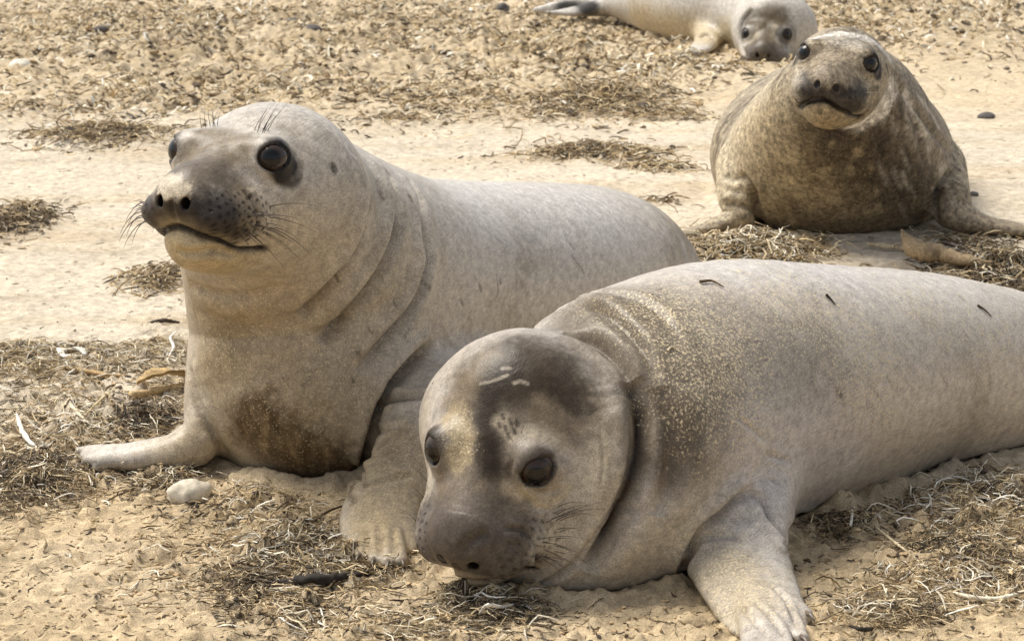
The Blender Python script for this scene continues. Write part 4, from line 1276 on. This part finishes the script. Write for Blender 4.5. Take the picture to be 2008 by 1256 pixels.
def strands(xy, length, rad, pal, seed, lift=.006, flat=1.0, n=5, curl=.9, zfun=None, dirb=None, rise=.0):
    """many curved three-sided stalks as one set of arrays"""
    g = np.random.default_rng(seed)
    K = len(xy)
    ln = length * g.uniform(.35, 1.5, K); a = g.uniform(0, 2 * np.pi, K) if dirb is None else g.normal(dirb, .5, K)
    cv = g.normal(0, curl, K)
    s = np.linspace(-.5, .5, n)
    ang = a[:, None] + cv[:, None] * s[None] * 2 + g.normal(0, .18, (K, n))
    dx = np.cos(ang) * ln[:, None] / (n - 1); dy = np.sin(ang) * ln[:, None] / (n - 1)
    px = xy[:, :1] + np.cumsum(dx, 1) - dx.sum(1, keepdims=True) / 2
    py = xy[:, 1:] + np.cumsum(dy, 1) - dy.sum(1, keepdims=True) / 2
    zf = (zfun or (lambda x, y: hz(x, y)))(px.ravel(), py.ravel()).reshape(K, n)
    tilt = g.normal(0, rise, (K, 1)) * s[None] * ln[:, None]
    arch = g.uniform(0, 1, (K, 1)) * (1 - (2 * s[None]) ** 2) * ln[:, None] * rise * .6
    zs = .5 * zf + .5 * zf.mean(1, keepdims=True) + np.abs(g.normal(0, lift, (K, 1))) + tilt + arch
    zs = np.maximum(zs, zf - rad)
    pts = np.stack([px, py, zs], 2)
    tan = np.gradient(pts, axis=1); tan /= L(tan)[..., None] + 1e-9
    up = np.array([0, 0, 1.]); sd = np.cross(tan, up); sd /= L(sd)[..., None] + 1e-9
    nu = np.cross(sd, tan)
    r = rad * g.uniform(.5, 1.6, (K, 1)) * np.array([.5] + [1] * (n - 2) + [.35])[None]
    vs = []
    for t in (0, 2.094, 4.189):
        vs.append(pts + (r * math.cos(t))[..., None] * sd + (r * math.sin(t) * flat)[..., None] * nu)
    V = np.stack(vs, 2).reshape(K, n * 3, 3)
    base = (np.arange(n - 1) * 3)[:, None]
    k3 = np.arange(3)[None]
    f1 = np.stack([base + k3, base + (k3 + 1) % 3, base + 3 + (k3 + 1) % 3, base + 3 + k3], 2).reshape(-1, 4)
    F = (f1[None] + (np.arange(K) * n * 3)[:, None, None]).reshape(-1, 4)
    pc = np.array(PAL[pal])[np.minimum((g.random(K) ** 1.1 * len(PAL[pal])).astype(int), len(PAL[pal]) - 1)] * g.uniform(.75, 1.2, (K, 1))
    Cc = np.repeat(pc[:, None], n * 3, 1)
    return V.reshape(-1, 3), F, Cc.reshape(-1, 3)
OC = np.array([[1, 0, 0], [-1, 0, 0], [0, 1, 0], [0, -1, 0], [0, 0, 1], [0, 0, -1], [.6, .6, .5], [-.6, .6, .5], [.6, -.6, .5], [-.6, -.6, .5]], float)
OF = [(4, 6, 7), (4, 7, 9), (4, 9, 8), (4, 8, 6), (0, 2, 6), (2, 1, 7), (1, 3, 9), (3, 0, 8), (6, 2, 7), (7, 1, 9), (9, 3, 8), (8, 0, 6), (5, 2, 0), (5, 1, 2), (5, 3, 1), (5, 0, 3)]
def crumbs(xy, size, cols, seed, flatz=.6):
    g = np.random.default_rng(seed); K = len(xy)
    sc = size * g.uniform(.3, 1.6, K) ** 1.3
    A = g.uniform(0, 6.28, K)
    jit = OC[None] * g.uniform(.6, 1.3, (K, 10, 1)) * np.stack([g.uniform(.7, 1.6, K), g.uniform(.5, 1, K), g.uniform(.4, .9, K) * flatz * 1.4], 1)[:, None]
    jit = jit * sc[:, None, None]
    x_ = jit[..., 0] * np.cos(A)[:, None] - jit[..., 1] * np.sin(A)[:, None]; y_ = jit[..., 0] * np.sin(A)[:, None] + jit[..., 1] * np.cos(A)[:, None]
    z_ = jit[..., 2] + hz(xy[:, 0], xy[:, 1])[:, None] + .1 * sc[:, None]
    V = np.stack([x_ + xy[:, :1], y_ + xy[:, 1:], z_], 2).reshape(-1, 3)
    F = (np.array(OF)[None] + (np.arange(K) * 10)[:, None, None]).reshape(-1, 3)
    pc = np.array(cols)[g.integers(0, len(cols), K)] * g.uniform(.75, 1.2, (K, 1))
    return V, F, np.repeat(pc[:, None], 10, 1).reshape(-1, 3)
def joined(parts):
    V, F, Cc, o = [], [], [], 0
    for v, f, c in parts:
        V.append(v); F.append(f + o); Cc.append(c); o += len(v)
    return np.vstack(V), np.vstack(F), np.vstack(Cc)
def stuff(name, parts, label, smooth=False):
    v, f, c = joined(parts)
    return link(name, mesh_np(name, v, f, (), M_LIT, np.clip(c, .01, .9), smooth), kind='stuff', label=label)
q_ = QUAL
NZ, MZ, FZ = NEAR, MID, FAR
k_ = lambda n: int(n * q_)
parts_ = [strands(scatter(NZ, k_(12000), 3.0, 5.2, seed=1), .030, .0006, 'straw', 11, .004, rise=.15),
          strands(scatter(NZ, k_(4500), 3.0, 5.2, seed=2), .030, .0009, 'dark', 12, .002, rise=.1),
          strands(scatter(NZ, k_(2600), 3.0, 5.2, seed=3), .045, .0010, 'pale', 13, .008, rise=.25),
          strands(scatter(NZ, k_(1500), 3.0, 5.2, seed=4), .016, .0022, 'brown', 14, .002, flat=.35)]
stuff('dried_seagrass', parts_, 'dried sea grass and straw strewn over the near sand')
parts_ = [strands(scatter(MZ, k_(3500), 4.8, 11, seed=5), .060, .0016, 'straw', 15, .006, rise=.3),
          strands(scatter(MZ, k_(1800), 4.8, 11, seed=6), .045, .0022, 'brown', 16, .004, rise=.2),
          strands(scatter(MZ, k_(700), 4.8, 11, seed=7), .050, .0020, 'dark', 17, .003, rise=.1)]
stuff('seaweed_litter', parts_, 'small patches of brown weed litter on the pale middle beach')
parts_ = [strands(scatter(FZ, k_(7000), 8.3, 16, seed=8), .060, .0038, 'straw', 18, .010, flat=.5, rise=.35),
          strands(scatter(FZ, k_(3500), 8.3, 16, seed=9), .050, .0050, 'brown', 19, .006, flat=.5, rise=.25),
          strands(scatter(FZ, k_(900), 8.3, 16, seed=10), .050, .0060, 'dark', 20, .004, flat=.5, rise=.2),
          strands(scatter(FZ, k_(3000), 8.3, 16, seed=21), .055, .0055, 'pale', 22, .012, flat=.5, rise=.4)]
stuff('wrack_bank', parts_, 'broad bank of dried seaweed wrack across the back of the beach')
SANDC = [(.46, .34, .19), (.50, .38, .22), (.40, .29, .16), (.34, .24, .13)]
g_ = np.random.default_rng(77)
n_ = k_(9000)
yy = 3.05 + 1.5 * g_.random(n_) ** 1.3
xx = g_.uniform(-1, 1, n_) * (.25 * yy + .1)
cl_ = fbm(np.c_[xx * 4, yy * 4, yy * 0], 3, 500)
kk = g_.random(n_) < np.clip(.35 + 1.5 * cl_, .05, 1)
parts_ = [crumbs(np.c_[xx, yy][kk], .0030, SANDC, 31), crumbs(scatter(NZ, k_(3500), 3.0, 5.2, seed=32), .0035, SANDC + [(.16, .11, .06), (.06, .045, .03)], 33)]
stuff('sand_crumbs', parts_, 'loose crumbs of damp sand scattered over the foreground')
parts_ = [crumbs(scatter(FZ, k_(5000), 8.3, 16, seed=34), .013, [(.52, .42, .27), (.40, .30, .17), (.62, .54, .40), (.20, .145, .08), (.10, .075, .05)], 35, .7),
          crumbs(scatter(MZ, k_(1200), 4.8, 10.5, seed=36), .008, [(.46, .36, .22), (.25, .18, .10), (.12, .09, .055)], 37, .7)]
stuff('wrack_lumps', parts_, 'small lumps of sand and weed in the back wrack bank')
# sparse single bits over the bare sand
n_ = k_(1500)
yy = np.exp(g_.uniform(math.log(3.1), math.log(11), n_)); xx = g_.uniform(-1, 1, n_) * (.25 * yy + .1)
parts_ = [strands(np.c_[xx, yy], .022, .0010, 'brown', 41, .001), strands(np.c_[xx[::-1] * .98, yy], .018, .0009, 'dark', 42, .001)]
n_ = k_(5500)
yy = 3.1 + 1.5 * g_.random(n_) ** 1.2; xx = g_.uniform(-1, 1, n_) * (.25 * yy + .1)
cl_ = fbm(np.c_[xx * 5, yy * 5, yy * 0], 3, 520); kk = g_.random(n_) < np.clip(.3 + 1.6 * cl_, .03, 1)
parts_ += [strands(np.c_[xx, yy][kk], .013, .0009, 'dark', 43, .0005, dirb=.55), strands(np.c_[-xx, yy][kk], .015, .0008, 'brown', 44, .0005, dirb=.55)]  # short dark strands standing in for shaded crevices in the foreground sand
stuff('weed_bits_and_crevice_shade', parts_, 'single bits of weed on the bare sand, with dark strands for crevice shade')
print('litter')
# ------------------------------------------------------------------ single things on the sand
M_WOOD = tint_material('dry_wood', .8)
M_STONE = plain('pale_stone', (.60, .54, .43), .75, .3, bump=.8, scale=70, var=.3)
M_SHELL = plain('bleached_shell', (.74, .70, .60), .6, .4, bump=.4, scale=70, var=.15)
M_DARKSTONE = plain('dark_stone', (.10, .09, .085), .7, .3, bump=.5, scale=25, var=.4)
def tag(o, label, cat, group=None):
    o['label'] = label; o['category'] = cat
    if group: o['group'] = group
    return o
def ground_pts(px, lift):
    out = []
    for i, (u, v) in enumerate(px):
        g0 = G(u, v); z0 = float(hz([g0[0]], [g0[1]])[0]); l = lift[i] if isinstance(lift, (list, tuple)) else lift
        out.append(G(u, v, z0 + l))
    return np.array(out)
def rod(name, px, lift, radii, col, label, cat='stick', sides=9, n=8, rough=.18, flat=1.0, seed=1, jag=0., group=None):
    """an uneven stalk or stick through places on the sand"""
    pts = catmull(ground_pts(px, lift), n)
    rr = np.interp(np.linspace(0, 1, len(pts)), np.linspace(0, 1, len(radii)), radii)
    g = np.random.default_rng(seed)
    tan = np.gradient(pts, axis=0); tan /= L(tan)[:, None]
    sd = np.cross(tan, [0, 0, 1.]); sd /= L(sd)[:, None]; up = np.cross(sd, tan)
    V = []
    for i in range(len(pts)):
        wob = g.normal(0, jag, 3) * rr[i]
        for k in range(sides):
            t = 2 * math.pi * k / sides + i * .1
            r = rr[i] * (1 + g.normal(0, rough))
            V.append(pts[i] + wob + r * (math.cos(t) * sd[i] + math.sin(t) * flat * up[i]))
    V = np.array(V); o = pts.mean(0); o[2] = pts[:, 2].min()
    F = []
    for i in range(len(pts) - 1):
        for k in range(sides):
            F.append((i * sides + k, (i + 1) * sides + k, (i + 1) * sides + (k + 1) % sides, i * sides + (k + 1) % sides))
    F.append(tuple(range(sides))); F.append(tuple(range(len(V) - 1, len(V) - sides - 1, -1)))
    me = bpy.data.meshes.new(name); me.from_pydata([tuple(q) for q in V - o], [], F)
    cc = np.ones((len(V), 4), np.float32)
    nz = fbm(V * np.array([90, 90, 90.]), 3, seed)
    cc[:, :3] = np.array(col) * (1 + .35 * nz[:, None])
    a = me.color_attributes.new('tint', 'FLOAT_COLOR', 'POINT'); a.data.foreach_set('color', cc.ravel())
    for p_ in me.polygons: p_.use_smooth = True
    me.materials.append(M_WOOD); me.update()
    return tag(link(name, me, loc=Vector(o)), label, cat, group)
def stone(name, u, v, rx, ry, rz, rot, mat, label, cat='stone', seed=1, sink=.35, rough=.10, group=None):
    n, m_ = 28, 18
    g0 = G(u, v); z0 = float(hz([g0[0]], [g0[1]])[0])
    V = []
    for i in range(m_ + 1):
        a = math.pi * i / m_
        for j in range(n):
            b_ = 2 * math.pi * j / n
            V.append((math.sin(a) * math.cos(b_), math.sin(a) * math.sin(b_), math.cos(a)))
    V = np.array(V)
    V = V * (1 + rough * fbm(V * 1.3 + seed * 7, 3, seed)[:, None] + .03 * fbm(V * 6, 3, seed + 4)[:, None])
    V = V * np.array([rx, ry, rz])
    F = [(i * n + j, (i + 1) * n + j, (i + 1) * n + (j + 1) % n, i * n + (j + 1) % n) for i in range(m_) for j in range(n)]
    me = bpy.data.meshes.new(name); me.from_pydata([tuple(q) for q in V], [], F)
    me.validate(); me.update()
    for p_ in me.polygons: p_.use_smooth = True
    me.materials.append(mat)
    o = link(name, me, loc=(g0[0], g0[1], z0 + rz * (1 - 2 * sink)))
    o.rotation_euler = (.08, -.1, math.radians(rot))
    return tag(o, label, cat, group)
def clump(name, u, v, du, dv, n, height, length, rad, mix, label, seed, cat='seaweed', lumps=0):
    """a tangle of dry weed heaped in one place: one mesh"""
    c0 = G(u, v); rx = abs(G(u + du, v)[0] - c0[0]); ry = .5 * abs(G(u, v - dv)[1] - G(u, v + dv)[1])
    z0 = float(hz([c0[0]], [c0[1]])[0])
    def zf(x, y):
        q = ((x - c0[0]) / rx) ** 2 + ((y - c0[1]) / ry) ** 2
        b_ = fbm(np.c_[x * 22, y * 22, x * 0], 3, seed)
        return hz(x, y, False) + height * .55 * np.exp(-q * 1.2) * (.7 + 1.1 * b_) + .004
    g = np.random.default_rng(seed); parts = []
    for k, (pal, w, lf, rf) in enumerate(mix):
        m = max(int(n * w * 1.7), 3)
        xy = np.c_[c0[0] + g.normal(0, .58, m) * rx, c0[1] + g.normal(0, .58, m) * ry]
        lay = g.random() * 0
        parts.append(strands(xy, length * lf * .8, rad * rf * .68, pal, seed + k, height * .16, flat=.7, curl=1.6, zfun=zf, rise=.28))
    if lumps:
        xy = np.c_[c0[0] + g.normal(0, .45, lumps) * rx, c0[1] + g.normal(0, .45, lumps) * ry]
        parts.append(crumbs(xy, rad * 5, [(.36, .27, .16), (.16, .12, .07), (.06, .045, .03)], seed + 9))
    V, F, Cc = [], [], []; o = 0
    for vv, ff, c_ in parts:
        V.append(vv); Cc.append(c_); F += [tuple(int(i) + o for i in f) for f in ff]; o += len(vv)
    V = np.vstack(V) - np.array([c0[0], c0[1], z0]); Cc = np.vstack(Cc)
    me = bpy.data.meshes.new(name); me.from_pydata(V.tolist(), [], F)
    cc = np.ones((len(V), 4), np.float32); cc[:, :3] = np.clip(Cc, .01, .9)
    a = me.color_attributes.new('tint', 'FLOAT_COLOR', 'POINT'); a.data.foreach_set('color', cc.ravel())
    me.materials.append(M_LIT); me.update()
    return tag(link(name, me, loc=(c0[0], c0[1], z0)), label, cat)
def leaf(name, px, lift, width, col, label, seed=1, cup=.5, cat='seaweed'):
    """a curled strip of dead weed with real thickness"""
    pts = catmull(ground_pts(px, lift), 6); n = len(pts); m = 7; th = .0012
    tan = np.gradient(pts, axis=0); tan /= L(tan)[:, None]
    sd = np.cross(tan, [0, 0, 1.]); sd /= L(sd)[:, None]; up = np.cross(sd, tan)
    g = np.random.default_rng(seed); V = []
    for lay in (0, 1):
        for i in range(n):
            w = width * math.sin(math.pi * min(max((i + .6) / n, 0), 1)) ** .6
            for k in range(m):
                s = (k / (m - 1) - .5) * 2
                V.append(pts[i] + sd[i] * s * w + up[i] * (cup * w * (s * s) + .0015 * math.sin(i * 1.7 + k) - lay * th))
    F = []
    for i in range(n - 1):
        for k in range(m - 1):
            a = i * m + k
            F.append((a, a + 1, a + m + 1, a + m)); b_ = a + n * m; F.append((b_, b_ + m, b_ + m + 1, b_ + 1))
    for i in range(n - 1):
        for k in (0, m - 1):
            a = i * m + k; F.append((a, a + m, a + m + n * m, a + n * m))
    V = np.array(V); o = V.mean(0); o[2] = V[:, 2].min()
    me = bpy.data.meshes.new(name); me.from_pydata((V - o).tolist(), [], F)
    cc = np.ones((len(V), 4), np.float32); cc[:, :3] = np.array(col) * (1 + .4 * fbm(V * 60, 3, seed)[:, None])
    a = me.color_attributes.new('tint', 'FLOAT_COLOR', 'POINT'); a.data.foreach_set('color', cc.ravel())
    for p_ in me.polygons: p_.use_smooth = True
    me.materials.append(M_LIT); me.update()
    return tag(link(name, me, loc=Vector(o)), label, cat)

stone('pebble', 370, 970, .040, .027, .023, 28, M_STONE, 'smooth oval white pebble on the sand before the raised seal', seed=3, sink=.3, rough=.3)
# bleached ring of shell
ring = []
gr0 = G(138, 702); zr = float(hz([gr0[0]], [gr0[1]])[0]) + .014
V, F = [], []
for i in range(28):
    t = 2 * math.pi * i / 28
    c_ = np.array([.026 * math.cos(t) + .006 * math.cos(2 * t), .030 * math.sin(t), .003 * math.sin(3 * t)])
    for k in range(7):
        a = 2 * math.pi * k / 7; rr_ = .0065 + .0015 * math.sin(2 * t + 1)
        V.append(c_ + rr_ * (math.cos(a) * np.array([math.cos(t), math.sin(t), 0]) + math.sin(a) * np.array([0, 0, .6])))
for i in range(28):
    for k in range(7):
        F.append((i * 7 + k, ((i + 1) % 28) * 7 + k, ((i + 1) % 28) * 7 + (k + 1) % 7, i * 7 + (k + 1) % 7))
me = bpy.data.meshes.new('shell'); me.from_pydata([tuple(q) for q in V], [], F)
for p_ in me.polygons: p_.use_smooth = True
me.materials.append(M_SHELL)
o_ = link('shell', me, loc=(gr0[0], gr0[1], zr)); o_.rotation_euler = (.1, .1, .5)
tag(o_, 'bleached white shell ring lying left of the raised seal', 'shell')
BL = (.035, .028, .022)
rod('charred_stick', [(503, 1143), (560, 1140), (620, 1136), (690, 1128), (752, 1112)], [.006, .006, .008, .007, .003], [.005, .007, .0075, .0065, .003], BL, 'blackened stick lying flat before the wide flipper of the raised seal', rough=.25, jag=.2, seed=5)
rod('pale_straw', [(505, 1153), (545, 1154), (590, 1149)], .006, [.0022, .0024, .0016], (.70, .62, .47), 'straight white straw lying along the blackened stick', 'straw', 6)
rod('reed_stalk', [(258, 774), (300, 768), (345, 758), (400, 748)], [.014, .012, .010, .008], [.0085, .0075, .0065, .005], (.50, .37, .20), 'thick tan reed stalk poking out beside the raised seal', rough=.08)
rod('reed_stalk', [(100, 722), (150, 724), (200, 733), (245, 738)], [.006, .010, .010, .006], [.003, .005, .005, .003], (.40, .27, .13), 'thin brown reed stalk just below the shell ring', rough=.12, seed=8)
leaf('weed_husk', [(268, 752), (300, 738), (340, 733), (375, 745)], [.012, .03, .03, .012], .022, (.44, .31, .15), 'curled tan weed husk above the thick reed stalk', 4, .5)
rod('bleached_stick', [(126, 770), (140, 795), (158, 815), (178, 832)], [.012, .014, .010, .006], [.002, .004, .0035, .0015], (.66, .58, .42), 'pale forked stem in the straw above the spread flipper', 'straw', 7)
rod('bleached_stick', [(33, 812), (42, 840), (60, 868), (88, 885)], [.014, .012, .010, .006], [.003, .0055, .004, .002], (.74, .70, .60), 'chalky white stem at the edge of the dark weed tangle', 'straw', 7, seed=3)
rod('pale_straw', [(165, 815), (195, 785), (215, 768)], [.006, .010, .012], [.0015, .002, .001], (.62, .50, .30), 'slim yellow straw leaning across the litter', 'straw', 6, seed=4)
rod('driftwood', [(1768, 450), (1778, 470), (1800, 490), (1850, 500), (1910, 513), (1985, 532)], [.075, .055, .045, .035, .025, .01], [.003, .013, .028, .020, .013, .006], (.34, .25, .145), 'tan driftwood root with a pointed end beside the mottled seal', 'driftwood', 12, 8, .12, jag=.06, seed=12)
rod('driftwood', [(1700, 478), (1760, 484), (1830, 486)], [.01, .016, .01], [.004, .01, .006], (.50, .41, .27), 'flat pale splinter of wood next to the driftwood root', 'driftwood', 8, seed=13)
rod('kelp_stem', [(1868, 1160), (1905, 1170), (1955, 1173), (2000, 1162), (2040, 1150)], [.008, .010, .012, .010, .01], [.0018, .0035, .004, .0035, .003], (.72, .65, .50), 'long pale kelp stem curving through the litter at right', 'seaweed', 7, seed=7)
rod('dark_twig', [(1665, 1226), (1690, 1233), (1720, 1230), (1750, 1226)], .005, [.0015, .0035, .003, .001], BL, 'thin black twig on bare sand at the lower right', 'twig', 7, seed=8)
rod('dark_twig', [(580, 1062), (605, 1030), (640, 1004), (680, 988)], [.004, .008, .008, .004], [.0012, .0024, .0024, .0014], (.09, .06, .035), 'bent brown twig arching toward the wide flipper', 'twig', 6, seed=9)
rod('dark_twig', [(530, 1012), (555, 988), (590, 965)], [.003, .006, .004], [.001, .0018, .001], (.12, .085, .05), 'thin brown twig under the chest of the raised seal', 'twig', 6, seed=10)
rod('dark_twig', [(360, 1066), (385, 1068), (412, 1076)], .003, [.0012, .0024, .001], (.05, .035, .025), 'short dark twig between the pebble and the blackened stick', 'twig', 6, seed=11)
rod('dark_twig', [(290, 634), (318, 628), (352, 632)], [.004, .012, .006], [.003, .0055, .003], (.07, .05, .035), 'dark crooked twig touching the throat side of the raised seal', 'twig', 7, seed=14)
rod('pale_straw', [(940, 1203), (955, 1186), (985, 1189), (1008, 1184)], [.006, .016, .012, .006], [.0018, .0026, .0026, .0016], (.78, .74, .64), 'crooked white straw under the chin of the lying seal', 'straw', 6, seed=15)
rod('pale_straw', [(1668, 1030), (1670, 1014), (1671, 998)], [.004, .010, .016], [.0022, .0026, .0018], (.76, .70, .58), 'short white straw standing at the flank of the lying seal', 'straw', 6, seed=16)
rod('pale_straw', [(330, 700), (340, 680), (334, 662), (345, 650)], [.006, .02, .03, .02], [.0015, .003, .003, .0015], (.78, .74, .66), 'twisted white straw beside the chest of the raised seal', 'straw', 6, seed=17)
rod('pale_straw', [(1715, 1030), (1745, 1055), (1790, 1090), (1812, 1112)], [.01, .012, .010, .004], [.001, .0022, .002, .001], (.64, .54, .36), 'long yellow straw crossing the litter behind the front flipper', 'straw', 6, seed=18)
stone('dark_stone', 200, 82, .035, .03, .026, 20, M_DARKSTONE, 'small dark stone in the wrack at upper left', seed=5)
stone('dark_stone', 985, 30, .05, .035, .04, 60, M_DARKSTONE, 'black stone below the tail flippers of the cream seal', seed=6)
stone('dark_stone', 612, 88, .05, .035, .030, 0, M_DARKSTONE, 'black stone in the wrack above the head of the raised seal', seed=7)
stone('dark_stone', 1934, 226, .035, .025, .018, 10, M_DARKSTONE, 'lone dark lump on bare sand right of the mottled seal', seed=8)
stone('white_stone', 40, 140, .05, .035, .03, 0, M_SHELL, 'whitish stone at the left edge of the wrack bank', seed=9)
stone('dark_stone', 572, 48, .055, .035, .028, 30, M_DARKSTONE, 'flat black stone beneath a pale one in the wrack', seed=10)
stone('white_stone', 570, 38, .045, .03, .022, 30, M_SHELL, 'pale stone lying against a flat black stone', seed=11)
stone('dark_stone', 1908, 380, .018, .012, .010, 10, M_DARKSTONE, 'tiny dark stone near the right flipper of the mottled seal', seed=12)
ST, DK, PL, BR = 'straw', 'dark', 'pale', 'brown'
clump('weed_tangle', 280, 832, 62, 26, 500, .040, .045, .0012, [(DK, .6, 1, 1.5), (BR, .3, 1, 1), (PL, .08, .7, 1)], 'black tangle of weed behind the spread flipper', 601, lumps=60)
clump('weed_tangle', 62, 945, 90, 48, 1100, .045, .05, .0011, [(DK, .42, 1, 1.3), (BR, .3, 1, 1), (ST, .22, .9, 1), (PL, .06, .8, 1)], 'wide dark tangle of weed at the left edge', 602, lumps=150)
clump('weed_tangle', 330, 940, 60, 26, 330, .026, .045, .0011, [(PL, .45, .9, 1.1), (ST, .3, 1, 1), (DK, .25, 1, 1)], 'mixed straw tangle just left of the white pebble', 603, lumps=40)
clump('weed_tangle', 600, 1085, 90, 34, 650, .028, .045, .0010, [(DK, .4, 1, 1.3), (ST, .35, 1, 1), (PL, .2, 1.1, 1.1)], 'dark straw tangle above the blackened stick', 604, lumps=120)
clump('weed_tangle', 480, 1160, 50, 40, 260, .022, .04, .0012, [(BR, .4, 1, 1), (DK, .35, 1, 1.4), (ST, .25, 1, 1)], 'small brown tangle left of the blackened stick', 605, lumps=90)
clump('weed_tangle', 985, 1192, 70, 22, 420, .020, .035, .0009, [(DK, .6, 1, 1.3), (BR, .3, 1, 1), (PL, .1, 1, 1)], 'dark weed tangle under the chin of the lying seal', 606, lumps=80)
clump('weed_tangle', 1645, 1030, 62, 22, 420, .022, .04, .0010, [(ST, .4, 1, 1), (DK, .4, 1, 1), (BR, .2, 1, 1)], 'dark straw tangle in the angle behind the front flipper', 607, lumps=50)
clump('weed_tangle', 1870, 1080, 95, 34, 700, .026, .045, .0011, [(ST, .35, 1, 1), (DK, .35, 1, 1.2), (PL, .15, 1, 1), (BR, .15, 1, 1)], 'broad straw tangle above the long pale kelp stem', 608, lumps=90)
clump('weed_tangle', 1955, 970, 50, 24, 320, .030, .05, .0013, [(DK, .45, 1, 1.5), (PL, .25, 1, 1.1), (BR, .3, 1, 1)], 'knotted dark tangle at the right edge below the flank', 609, lumps=50)
clump('weed_tangle', 1780, 1205, 70, 22, 330, .018, .04, .0010, [(DK, .45, 1, 1.2), (BR, .35, 1, 1), (ST, .2, 1, 1)], 'thin dark tangle above the black twig at lower right', 610, lumps=60)
clump('weed_tangle', 1465, 492, 115, 20, 700, .065, .085, .0024, [(PL, .45, 1, 1.2), (ST, .4, 1, 1), (BR, .2, 1, 1)], 'pale curly straw heap before the mottled seal', 611, lumps=60)
clump('weed_tangle', 1955, 540, 85, 40, 800, .075, .075, .0024, [(PL, .3, 1, 1), (DK, .3, 1, 1.2), (BR, .4, 1, 1)], 'big weed heap at the right edge beside the driftwood root', 612, lumps=150)
clump('weed_tangle', 318, 548, 44, 22, 170, .045, .05, .0018, [(BR, .45, 1, 1), (DK, .12, 1, 1), (ST, .45, 1, 1)], 'brown weed tuft left of the throat of the raised seal', 613, lumps=60)
clump('weed_tangle', 185, 272, 90, 16, 200, .07, .08, .0030, [(BR, .4, 1, 1), (ST, .6, 1, 1), (DK, .05, 1, 1)], 'low weed tuft left of the head of the raised seal', 614, lumps=60)
clump('weed_tangle', 1190, 203, 95, 24, 240, .10, .09, .0034, [(BR, .35, 1, 1), (ST, .6, 1, 1), (DK, .06, 1, 1)], 'arched weed tuft on pale sand in the middle distance', 615, lumps=80)
clump('weed_tangle', 1150, 303, 100, 11, 190, .06, .06, .0024, [(BR, .45, 1, 1), (ST, .55, 1, 1)], 'flat brown weed strip above the back of the raised seal', 616, lumps=90)
clump('weed_tangle', 38, 435, 55, 22, 190, .06, .07, .0026, [(BR, .5, 1, 1), (DK, .3, 1, 1), (ST, .2, 1, 1)], 'brown weed tuft at the left edge level with the muzzle', 617, lumps=60)
# bits stuck to the lying seal's back
def stuck(px, r, col, label, seed):
    pts = S2.line(px, 3); nn = []
    for q in pts:
        g = grad(S2, q[None].astype(np.float32), .002)[0]; nn.append(g / np.linalg.norm(g))
    pts = pts + np.array(nn) * (r * .8 + .0012)
    v, f = strand(pts, r, r * .4, 5)
    o = pts.mean(0)
    me = bpy.data.meshes.new('weed_chip'); me.from_pydata((v - o).tolist(), [], list(f) + [tuple(range(4, -1, -1)), tuple(range(len(v) - 5, len(v)))])
    cc = np.ones((len(v), 4), np.float32); cc[:, :3] = col
    a = me.color_attributes.new('tint', 'FLOAT_COLOR', 'POINT'); a.data.foreach_set('color', cc.ravel())
    me.materials.append(M_LIT)
    tag(link('weed_chip', me, loc=Vector(o)), label, 'weed chip')
stuck([(1372, 556), (1395, 554), (1418, 566)], .0028, (.10, .065, .03), 'brown curled chip on the highest part of the lying seal', 1)
stuck([(1618, 580), (1626, 588), (1636, 600)], .0026, (.03, .02, .015), 'black sliver stuck midway along the back of the lying seal', 2)
stuck([(1915, 600), (1930, 610), (1942, 622)], .0022, (.07, .05, .035), 'dark sliver stuck on the lying seal near the right edge', 3)
stuck([(1308, 690), (1316, 682), (1328, 686)], .0022, (.62, .52, .35), 'pale straw chip stuck on the shoulder of the lying seal', 4)
print('things')
